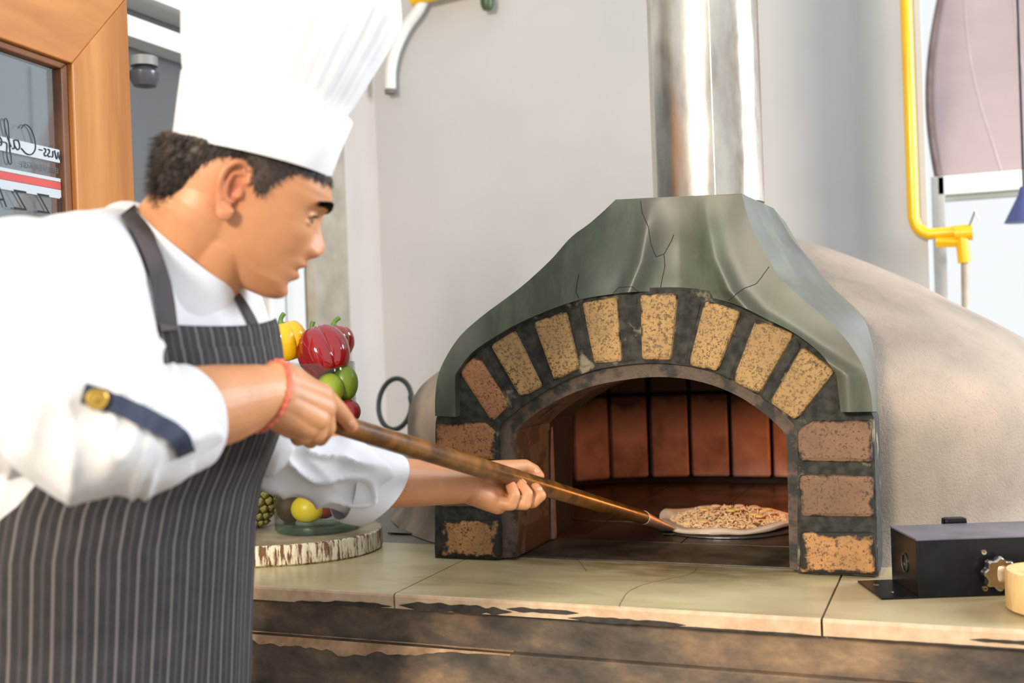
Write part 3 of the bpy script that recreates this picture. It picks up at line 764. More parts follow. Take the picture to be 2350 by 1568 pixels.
ob('cord', mesh('s', *tube([lc+Vector((0, 0, .12)), lc+Vector((0, 0, .9))], .004, 8)), M_black, sh)
# dark spot lamp under the bars, left
sp = atX(332, 178, XL+.10)
spot = thing('spot_lamp', sp, 'small dark round ceiling lamp seen through the left window bars', 'lamp')
ob('housing', mesh('s', *lathe([(.001, -.030), (.03, -.024), (.04, -.006), (.042, .012), (.022, .03), (.001, .03)], 24, sp)), noisy('smoke', (60, 62, 66), (76, 78, 82), 5, .2, 0), spot, True)
ob('mount', mesh('s', *lathe([(.036, .03), (.036, .055), (.001, .055)], 24, sp)), noisy('mount_grey', (120, 122, 122), (130, 132, 132), 5, .5, 0), spot, True)
# black hose ring behind the oven, left
hs = [atY(903+38*math.cos(a), 928+58*math.sin(a), 3.30) for a in [2*PI*i/40 for i in range(0, 41)]]
zmin_ = min(p.z for p in hs); 
hs = [Vector((p.x, 3.30+.05*(p.z-zmin_)*3, p.z)) for p in hs]
hs += [Vector((hs[-1].x+.03, hs[-1].y+.03, hs[-1].z+.02)), Vector((hs[-1].x+.05, hs[-1].y+.04, CT+.0085)), Vector((hs[-1].x+.12, hs[-1].y+.05, CT+.0085))]
hs = smoothpath(hs[::2], 4)
hr = thing('hose_loop', Vector((hs[0].x, 3.3, CT)), 'thin black hose loop standing behind the oven on the left', 'hose')
ob('loop', mesh('h', *tube(hs, .0085, 10)), noisy('rubber', (24, 34, 34), (34, 46, 46), 9, .5, 0), hr, True)

# ------------------------------------------------------------------ black metal box with knob, and the wooden block
q0 = atZ(2108, 1375, CT); q1 = atZ(2310, 1368, CT); ux = (q1-q0).normalized(); uy = Vector((-ux.y, ux.x, 0))
BM = Matrix(((ux.x, uy.x, 0, q0.x), (ux.y, uy.y, 0, q0.y), (0, 0, 1, CT), (0, 0, 0, 1)))
bx = thing('burner_box', q0, 'black metal box with a chrome star knob on the counter right of the oven', 'box')
BH, BD, BL = .094, .128, .36
def bbox(name, lo, hi, mat, bev=.001): return boxo(name, lo, hi, mat, bx, bev, BM)
bbox('front_panel', (0, 0, .001), (BL, .003, BH), M_black)
bbox('side_panel', (0, .003, .001), (.003, BD, BH), M_black)
bbox('side_panel', (BL-.003, .003, .001), (BL, BD, BH), M_black)
bbox('back_panel', (.003, BD-.003, .001), (BL-.003, BD, BH), M_black)
M_btop = noisy('grey_metal_lid', (96, 94, 104), (122, 118, 130), 10, .38, .02, metal=.35)
bbox('lid', (-.001, -.001, BH), (BL+.001, BD+.001, BH+.003), M_btop)
bbox('foot_flange', (-.060, .0, .0005), (-.0005, BD, .004), M_black)
ob('rim_ring', mesh('r', *tube([BM @ Vector((-.0015, .058+.013*math.cos(a), .047+.015*math.sin(a))) for a in [2*PI*i/24 for i in range(24)]], .0014, 6, closed=True)), noisy('dull_steel', (90, 96, 90), (120, 124, 118), 9, .3, 0, metal=.8), bx, True)
M_chrome = noisy('chrome', (186, 178, 166), (204, 198, 188), 30, .2, .05, 200, metal=1)
def disc(name, c, r, th, mat, n=48, fn=None, bev=True):
    V, F = [], []
    prof = [(0.001, 0), (r, 0), (r, -th*.7), (r*.88, -th), (r*.5, -th*.92), (.001, -th*.92)]
    for rr, y in prof:
        for k in range(n):
            a = 2*PI*k/n; q = rr*(fn(a) if fn and rr > r*.6 else 1); V.append(BM @ Vector((c[0]+q*math.cos(a), c[1]+y, c[2]+q*math.sin(a))))
    for i in range(len(prof)-1):
        for k in range(n): F.append((i*n+k, i*n+(k+1) % n, (i+1)*n+(k+1) % n, (i+1)*n+k))
    return ob(name, mesh(name, V, F), mat, bx, True)
def boxpt(px, py):
    o = BM.inverted() @ CAM; d = BM.inverted().to_3x3() @ ray(px, py); k = -o.y/d.y; q = o+d*k; return (q.x, 0, q.z)
kc = boxpt(2283, 1311)
kn = disc('knob', (kc[0], -.012, kc[2]), .026, .014, M_chrome, 96, lambda a: 1+.09*math.cos(8*a+.3))
ob('knob_stem', mesh('st', *tube([BM @ Vector((kc[0], 0, kc[2])), BM @ Vector((kc[0], -.013, kc[2]))], .007, 16)), M_chrome, kn, True)
ob('knob_centre', mesh('kc', *sphere(BM @ Vector((kc[0], -.0255, kc[2])), (.014, .002, .014), 20)), noisy('brass_grey', (160, 140, 112), (178, 158, 130), 40, .35, .1, metal=.8), kn, True)
for q in ((2257, 1267), (2260, 1351)):
    c_ = boxpt(*q); disc('screw', (c_[0], 0, c_[2]), .0048, .003, M_chrome, 16)
for xx, yy in ((-.04, .09), (-.03, .035)):
    ob('bolt_hole', mesh('b', *lathe([(.005, .0042), (.003, .0052), (.001, .0052)], 12, (0, 0, 0))), M_chrome, bx).matrix_parent_inverse = Matrix.Translation(-Vector(bx.location)) @ BM @ Matrix.Translation((xx, yy, 0))
# small dark handle behind the box lid
hk = atY(2215, 1200, 2.16)
bbox('rear_knob', (.095, BD+.001, BH-.02), (.135, BD+.022, BH+.012), M_black, .006)
wb = atZ(2312, 1398, CT)
wc = Vector((wb.x+.062, wb.y+.005, CT))
wbk = thing('wood_block', wc, 'pale round wooden block cut off by the right edge, before the metal box', 'wood block')
t = NT('pale_wood_side'); v = t.mapped('Object', (1, 1, .15)); c = t.ramp(t.noise(v, 40, 5), [(.3, lin((196, 150, 84))), (.55, lin((226, 190, 132))), (.75, lin((204, 140, 60)))]); M_pw = t.set(c, .6)
ob('block', mesh('w', *lathe([(.060, 0), (.066, .004), (.066, .058), (.063, .0615)], 40, wc, lambda a, z: 1+.03*math.sin(3*a+1))), M_pw, wbk, True)
ob('cut_face', mesh('w', *lathe([(.063, .0612), (.001, .0618)], 40, wc, lambda a, z: 1+.03*math.sin(3*a+1))), noisy('cut_face', (176, 160, 140), (200, 184, 162), 14, .5, .1), wbk)

# ------------------------------------------------------------------ round wooden board, glass vase with fruit, pineapple
t = NT('bark_white'); v = t.mapped('Object', (1, 1, .16)); n1 = t.noise(v, 130, 5, .65)
c = t.ramp(n1, [(.42, lin((104, 66, 38))), (.52, lin((214, 204, 176))), (.7, lin((226, 220, 204)))]); t.bump(n1, .8, .003); M_bark = t.set(c, .7)
bc = atZ(650, 1262, CT); bc.z = CT
board = thing('round_board', bc, 'round tree-slice board with whitewashed grooved rim holding the fruit vase', 'board')
bfn = lambda a, z: 1+.05*math.sin(2*a+.4)+.03*math.sin(3*a+2)
BT = .044
ob('rim', mesh('b', *lathe([(.203, 0), (.208, .004), (.208, BT-.004), (.204, BT-.0005)], 120, bc+Vector((0, 0, .0005)), lambda a, z: bfn(a, z)*(1+.008*noise.noise(Vector((math.cos(a)*22, math.sin(a)*22, 0)))))), M_bark, board, True)
ob('top_face', mesh('b', *lathe([(.203, BT-.001), (.204, BT), (.001, BT+.0005)], 120, bc, bfn)), noisy('board_top', (120, 108, 88), (168, 156, 132), 10, .5, .2), board)
ZB = CT+BT
vb = atZ(725, 1216, ZB+.001); vc = Vector((vb.x-.002, vb.y+.012, ZB+.001)); VR = .0925; VH = .362
t = NT('clear_glass'); ms = t.n('ShaderNodeMixShader'); tr = t.n('ShaderNodeBsdfTransparent'); gl = t.n('ShaderNodeBsdfGlossy'); lw = t.n('ShaderNodeLayerWeight'); lw.inputs[0].default_value = .5; ff = t.math('ADD', t.math('MULTIPLY', t.math('POWER', lw.outputs['Facing'], 3), .55), .05)
tr.inputs[0].default_value = (.88, .92, .90, 1); gl.inputs['Roughness'].default_value = .02
t.link(ff, ms.inputs[0]); t.link(tr.outputs[0], ms.inputs[1]); t.link(gl.outputs[0], ms.inputs[2]); t.link(ms.outputs[0], t.t.nodes['Material Output'].inputs[0])
M_glass = t.m
vase = tag(ob('glass_vase', mesh('g', *lathe([(.001, 0), (VR-.004, 0), (VR, .005), (VR, VH-.002), (VR-.0015, VH), (VR-.0035, VH-.002), (VR-.0035, .028), (VR-.012, .02), (.001, .018)], 72)), M_glass, None, True, vc),
           'tall clear glass cylinder vase filled with fruit on the round board', 'vase')
t = NT('green_glass_base'); ms = t.n('ShaderNodeMixShader'); tr = t.n('ShaderNodeBsdfTransparent'); gl = t.n('ShaderNodeBsdfGlossy')
tr.inputs[0].default_value = (.62, .72, .66, 1); gl.inputs['Roughness'].default_value = .05; gl.inputs[0].default_value = (.8, .9, .85, 1); ms.inputs[0].default_value = .16
t.link(tr.outputs[0], ms.inputs[1]); t.link(gl.outputs[0], ms.inputs[2]); t.link(ms.outputs[0], t.t.nodes['Material Output'].inputs[0])
ob('thick_base', mesh('g', *lathe([(.001, .001), (VR-.006, .001), (VR-.0006, .006), (VR-.0006, .016), (VR-.006, .0175), (.001, .0175)], 64)), t.m, vase, True)
def fruit(name, label, rx, rz, loc, mat, cat='fruit', fn=None, stem=None, rot=(0, 0, 0), group='fruit in the glass vase'):
    pr = [(max(.0008, rx*math.sin(PI*i/16)), -rz*math.cos(PI*i/16)) for i in range(17)]
    o = ob(name, mesh(name, *lathe(pr, 32, (0, 0, 0), fn)), mat, None, True, loc)
    o.rotation_euler = rot; tag(o, label, cat, group)
    if stem: s = ob('stem', mesh('st', *tube([(0, 0, rz*.97), (0, 0, rz+.006)], [.0035, .0025], 8)), stem, o, True)
    return o
M_lime = noisy('lime_skin', (112, 132, 20), (150, 168, 40), 9, .3, .1, 120); M_green = noisy('green_skin', (84, 108, 24), (110, 132, 34), 7, .3, .08, 100)
M_plum = noisy('red_skin', (96, 20, 26), (140, 34, 40), 8, .25, 0); M_orange = noisy('orange_peel', (236, 134, 20), (246, 150, 34), 8, .4, .2, 200)
M_lemon = noisy('lemon_peel', (226, 190, 20), (240, 206, 36), 8, .35, .15, 160); M_avo = noisy('avocado_skin', (54, 38, 26), (78, 56, 38), 30, .6, .5, 120)
M_stemg = noisy('stem_green', (70, 110, 40), (110, 150, 60), 20, .5, .1)
def vpos(px, py, dy): 
    p = atY(px, py, vc.y+dy); return p
F1 = [('lime', 'yellow-green speckled lime nearest the glass below the red pepper', .030, .034, vpos(757, 893, -.045), M_lime),
      ('mango', 'dark green fruit at the right wall of the vase, beside the lime', .030, .040, vpos(790, 879, -.005), M_green),
      ('plum', 'dark red plum in the vase just above the peel handle', .026, .026, vpos(800, 945, -.02), M_plum),
      ('orange', 'orange in the vase just under the peel handle', .034, .033, vpos(762, 998, -.040), M_orange),
      ('lemon', 'yellow lemon lying at the bottom of the vase', .030, .036, Vector((vc.x+.006, vc.y-.048, ZB+.021+.031)), M_lemon),
      ('avocado', 'dark brown avocado at the bottom left of the vase, beside the lemon', .029, .034, Vector((vc.x-.052, vc.y-.028, ZB+.021+.030)), M_avo)]
for nme, lb, rx, rz, loc, m in F1:
    fruit(nme, lb, rx, rz, loc, m, rot=(0, PI/2, .3) if nme in ('lemon',) else (0, 0, 0))
hid = [('apple', M_plum, (.03, -.02, .055)), ('orange', M_orange, (.052, .02, .11)), ('apple', M_green, (-.03, .045, .06)), ('lemon', M_lemon, (.04, .05, .05)), ('orange', M_orange, (-.045, -.03, .115)),
       ('apple', M_plum, (0, .05, .12)), ('lime', M_lime, (.01, -.05, .155)), ('apple', M_green, (-.05, .02, .178)), ('orange', M_orange, (.045, .03, .172)), ('lemon', M_lemon, (0, -.0, .215)), ('apple', M_plum, (-.045, -.03, .235)), ('lime', M_green, (-.02, .05, .245)), ('orange', M_orange, (-.03, .0, .295))]
adj = {0: 'dark red apple low in the vase behind the rolled sleeve', 1: 'orange deep in the vase right of the avocado, behind the sleeve', 2: 'green apple low at the back of the vase', 3: 'lemon at the back of the vase bottom', 4: 'orange left in the vase above the avocado',
       5: 'dark red apple at the back, middle of the vase', 6: 'lime in the middle of the vase, behind the sleeve', 7: 'green apple left in the vase behind the hand', 8: 'orange at the back right of the vase', 9: 'lemon in the centre of the vase', 10: 'dark red apple left in the vase behind the hand', 11: 'dark green lime at the back of the vase', 12: 'orange right under the yellow pepper inside the vase'}
for i, (nme, m, (x, y, z)) in enumerate(hid):
    fruit(nme, adj[i], .028, .028, Vector((vc.x+x, vc.y+y, ZB+z)), m)
# peppers
def pepper(label, R, Hh, loc, mat, rot, lobes, stemdir):
    def fn(a, z):
        u = z/Hh; return 1+(.20*(abs(math.cos(lobes*a/2))**.7-.7))*(1-.25*abs(u))+.05*math.sin(a+1)
    pr = []
    for i in range(29):
        f = PI*i/28; r = R*max(.02, math.sin(f))**.62; z = -Hh*math.cos(f)
        z -= math.copysign(1, z)*Hh*.22*math.exp(-(r/(R*.42))**2); r = max(r, .0006) if 0 < i < 28 else .0006
        pr.append((r*(1-.12*(1 if z < 0 else 0)*abs(z)/Hh), z))
    o = ob('bell_pepper', mesh('pep', *lathe(pr, 64, (0, 0, 0), fn)), mat, None, True, loc); o.rotation_euler = rot
    tag(o, label, 'pepper', 'bell peppers on top of the vase')
    s = smoothpath([(0, 0, Hh*.70), (.001, 0, Hh*.98), (.006, .0, Hh*1.18), (.013, 0, Hh*1.30)], 4)
    ob('stem', mesh('st', *tube(s, [.009-.004*min(1, i/5) for i in range(len(s))], 12)), M_stemg, o, True)
    return o
M_yp = noisy('yellow_pepper', (232, 176, 10), (240, 190, 20), 5, .14, 0, Coat_Weight=.6); M_rp = noisy('red_pepper', (122, 10, 18), (146, 16, 24), 5, .10, 0, Coat_Weight=.8)
zt = vc.z+VH
pepper('yellow bell pepper perched on the left rim of the vase', .044, .046, atY(655, 784, vc.y-.03), M_yp, (.1, -.2, .4), 4, 1)
pepper('large glossy red bell pepper sitting front in the vase mouth', .055, .060, atY(741, 812, vc.y-.018), M_rp, (-.30, -.55, .2), 4, 1)
pepper('red bell pepper with upright green stem behind the large red one', .047, .043, atY(762, 786, vc.y+.068), M_rp, (.05, .1, .9), 4, 1)
# pineapple
pa = atY(583, 1165, vc.y-.01); pc = Vector((pa.x, pa.y, ZB+.001))
pine = thing('pineapple', pc, 'ripe pineapple standing left of the glass vase, half hidden by the apron', 'pineapple')
def prad(h): return .054*max(.05, math.sin(PI*min(1, max(0, (h+.012)/.215))))**.55
pr = [(prad(h)-.004 if 0 < i < 24 else .012, h) for i, h in enumerate([.002+.19*k/24 for k in range(25)])]
ob('flesh_body', mesh('pi', *lathe(pr, 40, pc)), noisy('pine_dark', (60, 70, 20), (96, 92, 30), 20, .6, .3), pine, True)
t = NT('pineapple_eye'); g = t.tc.outputs['Object']; n1 = t.noise(g, 130, 3); c = t.ramp(n1, [(.3, lin((90, 96, 34))), (.5, lin((150, 140, 70))), (.68, lin((176, 160, 120)))]); t.bump(n1, .5, .002); M_pe = t.set(c, .55)
ev, ef = [], []
ev = [(0, 0, .009), (.0105, 0, .002), (0, .011, .002), (-.0105, 0, .002), (0, -.011, .002), (.0108, 0, -.004), (0, .0113, -.004), (-.0108, 0, -.004), (0, -.0113, -.004), (.006, .0062, .0055), (-.006, .0062, .0055), (-.006, -.0062, .0055), (.006, -.0062, .0055), (0, .004, .0125)]
ef = [(0, 9, 1, 12), (0, 13, 9), (13, 2, 9), (0, 10, 13), (13, 10, 2), (0, 11, 3, 10), (0, 12, 4, 11), (1, 9, 2, 6, 5), (2, 10, 3, 7, 6), (3, 11, 4, 8, 7), (4, 12, 1, 5, 8)]
eme = mesh('pineapple_eye', ev, ef); eme.materials.append(M_pe)
for p in eme.polygons: p.use_smooth = True
for r_ in range(11):
    h = .012+r_*.0166
    for k in range(14):
        a = 2*PI*(k+.5*(r_ % 2))/14; R = prad(h)-.003
        nrm = Vector((math.cos(a), math.sin(a), (h-.095)*4)).normalized()
        zc = nrm; yc = (Vector((0, 0, 1))-zc.z*zc).normalized(); xc_ = yc.cross(zc)
        s = .4+.6*min(1, R/.05)
        M = Matrix((( xc_.x*s, yc.x*s, zc.x*s, pc.x+R*math.cos(a)), (xc_.y*s, yc.y*s, zc.y*s, pc.y+R*math.sin(a)), (xc_.z*s, yc.z*s, zc.z*s, pc.z+h), (0, 0, 0, 1)))
        o = bpy.data.objects.new('eye_scale', eme); col.objects.link(o); o.parent = pine; o.matrix_parent_inverse = Matrix.Translation(-pc); o.matrix_basis = M
lv = mesh('leaf', [(-.007, 0, 0), (.007, 0, 0), (-.006, .004, .03), (.006, .004, .03), (0, .007, .03), (0, .03, .075)], [(0, 1, 3, 4, 2), (2, 4, 5), (4, 3, 5)]); lv.materials.append(noisy('pine_leaf', (60, 84, 50), (90, 112, 70), 20, .6, .1))
for r_ in range(5):
    for k in range(7):
        a = 2*PI*(k+.5*(r_ % 2))/7; tilt = .9-.2*r_
        M = Matrix.Translation(pc+Vector((0, 0, .185+.006*r_))) @ Matrix.Rotation(a, 4, 'Z') @ Matrix.Rotation(-tilt*.6, 4, 'X') @ Matrix.Translation((0, .006, 0)) @ Matrix.Scale(1-.08*r_, 4)
        o = bpy.data.objects.new('crown_leaf', lv); col.objects.link(o); o.parent = pine; o.matrix_parent_inverse = Matrix.Translation(-pc); o.matrix_basis = M

# ------------------------------------------------------------------ peel and pizza
def shd(x): return 1/(.69-.255*(x-740)/735)
def shp(x): return at(x, 963+.306*(x-740), shd(x))
HZ = CT+.0045
S0, S1 = shp(652), shp(1478)
S2 = atZ(1543, 1217, HZ+.006)
peel = thing('pizza_peel', S1, 'long-handled pizza peel with a worn brown pole reaching into the oven', 'peel')
xs = [652, 700, 800, 950, 1100, 1250, 1380, 1478]; rs = [.0135, .0135, .0140, .0150, .0158, .0155, .0145, .0138]
hp_ = [shp(x) for x in xs]
ob('handle', mesh('h', *tube([hp_[0]-(hp_[1]-hp_[0]).normalized()*.004]+hp_, [.009]+rs, 28)), M_handle, peel, True)
fd = (S2-S1)
V, F = [], []; n = 24; s_, u_ = frame(fd)
for i in range(13):
    f = i/12; p = S1.lerp(S2, f)-fd.normalized()*.004*(1-f); ry = .0142*(1-f)+.0035*f; rx = .0142*(1-f)+.020*f
    for k in range(n):
        a = 2*PI*k/n; V.append(p+s_*math.cos(a)*rx+u_*math.sin(a)*ry)
for i in range(12):
    for k in range(n): F.append((i*n+k, i*n+(k+1) % n, (i+1)*n+(k+1) % n, (i+1)*n+k))
F.append(tuple(range(n))); F.append(tuple(range(12*n, 13*n)))
M_copper = noisy('copper_ferrule', (206, 170, 152), (226, 196, 178), 18, .4, .05, metal=.5)
ob('ferrule', mesh('f', V, F), M_copper, peel, True)
pzc = atZ(1672, 1200, HZ+.006)
bl = Vector((pzc.x, pzc.y, HZ))
M_blade = noisy('steel_blade', (120, 120, 122), (150, 150, 152), 20, .35, .05, metal=.9)
ob('blade', mesh('bl', *lathe([(.001, .0005), (.165, .0005), (.165, .003), (.001, .003)], 60, bl)), M_blade, peel, False)
hd = Vector((fd.x, fd.y, 0)).normalized(); hs_ = Vector((-hd.y, hd.x, 0)); tb = Vector((S2.x, S2.y, HZ))
ob('blade_neck', prism([tb-hd*.03+hs_*.012+Vector((0, 0, .001)), tb-hd*.03-hs_*.012+Vector((0, 0, .001)), tb+hd*.12-hs_*.05+Vector((0, 0, .001)), tb+hd*.12+hs_*.05+Vector((0, 0, .001))], Vector((0, 0, .003)), .0008, 1), M_blade, peel)
pz = thing('pizza', bl+Vector((0, 0, .0035)), 'uncooked pizza covered in shredded cheese, sliding off the peel inside the oven', 'pizza')
pb = bl+Vector((0, 0, .0038))
wav = lambda a: 1+.03*math.sin(3*a+1)+.025*math.sin(5*a)
V, F = [], []; prof = [(.001, 0), (.150, 0), (.161, .004), (.163, .009), (.157, .0135), (.145, .013), (.132, .0095), (.001, .0085)]; n = 90
for i, (r, z) in enumerate(prof):
    for k in range(n):
        a = 2*PI*k/n; lift = .007*max(0, math.sin(2*a+2.2))*(r/.16)**3 + (.004*noise.noise(Vector((math.cos(a)*3, math.sin(a)*3, 1)))*(r/.16)**2)
        V.append(pb+Vector((r*wav(a)*math.cos(a), r*wav(a)*math.sin(a), z*(1+.2*math.sin(7*a))+max(0, lift))))
for i in range(len(prof)-1):
    for k in range(n): F.append((i*n+k, i*n+(k+1) % n, (i+1)*n+(k+1) % n, (i+1)*n+k))
ob('dough', mesh('d', V, F), noisy('raw_dough', (232, 206, 182), (242, 222, 200), 12, .6, .2, 60), pz, True)
V, F = [], []; rnd = random.Random(3)
for i in range(1900):
    r = .128*math.sqrt(rnd.random()); a = rnd.random()*2*PI; hgt = .026*(1-(r/.135)**2)
    p = pb+Vector((r*math.cos(a), r*math.sin(a), .010+rnd.random()*hgt)); d = Vector((rnd.uniform(-1, 1), rnd.uniform(-1, 1), rnd.uniform(-.45, .6))).normalized()
    L_ = rnd.uniform(.006, .013); w = rnd.uniform(.0012, .0022)
    if p.z-L_*abs(d.z) < pb.z+.009: d.z = abs(d.z)*.4
    addVF((V, F), tube([p-d*L_*.5, p, p+d*L_*.5+Vector((0, 0, rnd.uniform(-.002, .002)))], [w, w*1.1, w*.7], 4))
ch = ob('shredded_cheese', mesh('c', V, F), noisy('cheese', (232, 186, 132), (246, 216, 176), 60, .6, 0, lo=.3, hi=.7), pz, True); ch['kind'] = 'stuff'
M_sau = noisy('topping_pink', (226, 180, 146), (236, 200, 168), 30, .5, .1); M_cr = noisy('topping_yellow', (234, 190, 100), (240, 206, 130), 30, .5, .1)
for i in range(16):
    r = .12*math.sqrt(rnd.random()); a = rnd.random()*2*PI; hgt = .028*(1-(r/.14)**2)
    ob('topping_slice', mesh('t', *sphere(pb+Vector((r*math.cos(a), r*math.sin(a), .010+hgt)), (.012, .009, .004), 12)), (M_sau, M_cr)[i % 2], pz, True)
lp = atY(1737, 1205, pb.y-.11); lp.z = pb.z+.020
ob('basil_leaf', mesh('lf', *sphere(lp, (.010, .004, .0015), 10)), noisy('basil', (60, 96, 30), (80, 116, 40), 30, .5, 0), pz, True)
# ------------------------------------------------------------------ the chef
U = lambda v: Vector(v).normalized()
CR, CDn, CF = R_.copy(), D_.copy(), F_.copy()
man = thing('person', Vector((at(255, 800, 1.45).x, at(255, 800, 1.45).y, 0)), 'man in white chef jacket, tall white hat and black pinstriped apron, holding a peel', 'person')
t = NT('skin'); v = t.mapped(); n1 = t.noise(v, 14, 4); n2 = t.noise(v, 240, 3)
c = t.ramp(n1, [(.3, lin((184, 126, 85))), (.7, lin((200, 142, 99)))])
at_ = t.n('ShaderNodeAttribute', attribute_name='tint'); c = t.mix(at_.outputs['Color'], c, c)
mixn = t.n('ShaderNodeMix', data_type='RGBA', blend_type='MULTIPLY'); mixn.inputs[0].default_value = 1; t.link(c, mixn.inputs[6]); t.link(at_.outputs['Color'], mixn.inputs[7])
t.bump(n2, .05, .001); t.set(mixn.outputs[2], .48, Subsurface_Weight=.12, Subsurface_Radius=(.012, .005, .002), Subsurface_Scale=.5); M_skin = t.m
M_cloth = noisy('white_cotton', (202, 202, 205), (215, 214, 213), 6, .85, .12, 500, bdist=.0006)
M_paper = noisy('hat_paper', (218, 218, 221), (228, 227, 226), 20, .75, .05, 300)

# head frame
S_ = 1.40/FP                        # metres per photo pixel at the head
HC = at(570, 480, 1.40)
phi = math.radians(20); tilt = math.radians(24)
f2 = CR*math.cos(tilt)+CDn*math.sin(tilt); up = CR*math.sin(tilt)-CDn*math.cos(tilt)
fw = (f2*math.cos(phi)+CF*math.sin(phi)).normalized(); sd = fw.cross(up).normalized()
if sd.dot(CF) > 0: sd = -sd         # sd points to the near side (his right)
cphi, sphi = math.cos(phi), math.sin(phi)
def hp3(a, b, c=0): return HC+(fw*a+up*b+sd*c)*S_
HT = [(-172, 110, 62, 16), (-166, 130, 40, 32), (-156, 142, 20, 46), (-140, 147, -10, 62), (-125, 146, -30, 74), (-110, 147, -95, 82), (-95, 148, -140, 90), (-80, 150, -160, 96), (-60, 151, -172, 102), (-40, 151, -180, 108), (-10, 149, -189, 115),
      (20, 146, -197, 121), (50, 150, -203, 126), (80, 158, -205, 130), (100, 157, -204, 132), (120, 146, -203, 133), (150, 130, -194, 130), (185, 104, -166, 116), (212, 70, -135, 90), (230, 40, -95, 60), (238, 0, -60, 24)]
HT = [(b, f/cphi*.985, k/cphi, w) for b, f, k, w in HT]
HL0, HL1 = at(401, 330, 1.40), at(757, 407, 1.40); HP0 = (HL0+HL1)/2; HAX = (HL1-HL0).normalized().cross(CF).normalized()
if HAX.z < 0: HAX = -HAX
def head_surf(b, th, off=0, feat=True):
    f, k, w = interp(HT, b, 1), interp(HT, b, 2), interp(HT, b, 3)
    mid = (f+k)/2 + (f-k)*.02; ct, st = math.cos(th), math.sin(th)
    e = interp([(30, 2.35), (90, 2.05)], b); A = f-mid if ct > 0 else mid-k
    a = mid+A*math.copysign(abs(ct)**(2/e), ct); c = w*math.copysign(abs(st)**(2/e), st)
    if feat and ct > 0:
        g = lambda x, m, s_: math.exp(-((x-m)/s_)**2)
        ac = abs(c)
        nose = interp([(-56, 0), (-48, 16), (-38, 30), (-22, 41), (-8, 41), (8, 31), (24, 19), (40, 8), (52, 3), (60, 0)], b)
        nw = interp([(-50, 30), (-30, 30), (-14, 22), (10, 15), (45, 13)], b)
        a += nose*math.exp(-(ac/nw)**2.4)
        a += 12*g(b, -26, 15)*g(ac, 27, 11)
        a += 17*g(b, -66, 11)*g(ac, 0, 40)+15*g(b, -98, 12)*g(ac, 0, 36)-5*g(b, -82, 5)*g(ac, 0, 46)
        a -= 5*g(b, -122, 10)*g(ac, 0, 45); a += 7*g(b, -148, 16)*g(ac, 0, 38)
        a += 9*g(b, 74, 14)*g(ac, 46, 42)
        a -= 15*g(b, 40, 19)*g(ac, 58, 24); a -= 6*g(b, 44, 12)*g(ac, 22, 10)
        a += 7*g(b, 4, 26)*g(ac, 78, 30)
        a -= 6*g(b, -60, 26)*g(ac, 68, 18)
    k_ = 1+off/120
    return a, c
def head_vf(n1=110, n2=150, off=0, feat=True):
    V, F = [], []
    bs = [-172+ (410*i/n1) for i in range(n1+1)]
    for b in bs:
        for k in range(n2):
            th = 2*PI*k/n2; a, c = head_surf(b, th, off, feat); p = hp3(a, b, c); e_ = (p-HP0).dot(HAX)
            if e_ > 0: q_ = HP0+HAX*e_; p = q_+(p-q_)*(1-.09*min(1, e_/.012))
            V.append(p)
    for i in range(n1):
        for k in range(n2): F.append((i*n2+k, i*n2+(k+1) % n2, (i+1)*n2+(k+1) % n2, (i+1)*n2+k))
    F.append(tuple(range(n2))[::-1]); F.append(tuple(range(n1*n2, n1*n2+n2)))
    return V, F
acc = ([], [])
addVF(acc, head_vf())
# jaw fill and neck

limb(acc, [(hp3(-85, -40, 0), .060), (at(410, 600, 1.41), .064), (at(350, 690, 1.42), .073)], 48)
limb(acc, [(hp3(-120, -50, 0), .048), (at(385, 560, 1.41), .056)], 48)
limb(acc, [(hp3(-30, -95, 0), .050), (at(455, 628, 1.41), .056)], 48)
# ears
def ear(sg):
    ex = -58; w0 = 119
    def E(x, y, o=0): return hp3(ex+x, 22+y, sg*(w0+o+ (-.10*x)))
    ol = [(22, 30), (18, 52), (2, 62), (-18, 58), (-32, 38), (-34, 12), (-26, -14), (-16, -36), (-4, -58), (8, -60), (12, -44)]
    P = smoothpath([E(x, y, 12+ (6 if i in (3, 4, 5) else 0)) for i, (x, y) in enumerate(ol)], 5); m = len(P)
    limb(acc, [(p, (.0042 if i < m*.75 else .0052)) for i, p in enumerate(P)], 8)
    P2 = smoothpath([E(4, 40, 9), E(-12, 34, 11), E(-17, 12, 12), E(-12, -14, 12), E(0, -26, 10), E(10, -22, 6)], 4)
    limb(acc, [(p, .0030) for p in P2], 8)
    limb(acc, [(E(15, -6, 8), .0048), (E(17, 4, 7), .0038)], 8)      # tragus
    limb(acc, [(E(2, -52, 10), .0075), (E(-4, -44, 9), .0065)], 10)  # lobe
    b_ = []
    V, F = [], []; n = 24                                            # back plate
    for (kk, o) in ((.0, 2), (.85, 4), (.92, 7), (.85, 9), (0, 5)):
        for i in range(n):
            q = ol[int(i/n*len(ol)) % len(ol)]; a = 2*PI*i/n
            V.append(E(-6+ 27*kk*math.cos(a), 2+54*kk*math.sin(a), o))
    for i in range(4):
        for k in range(n): F.append((i*n+k, i*n+(k+1) % n, (i+1)*n+(k+1) % n, (i+1)*n+k))
    addVF(acc, (V, F))
ear(1); ear(-1)
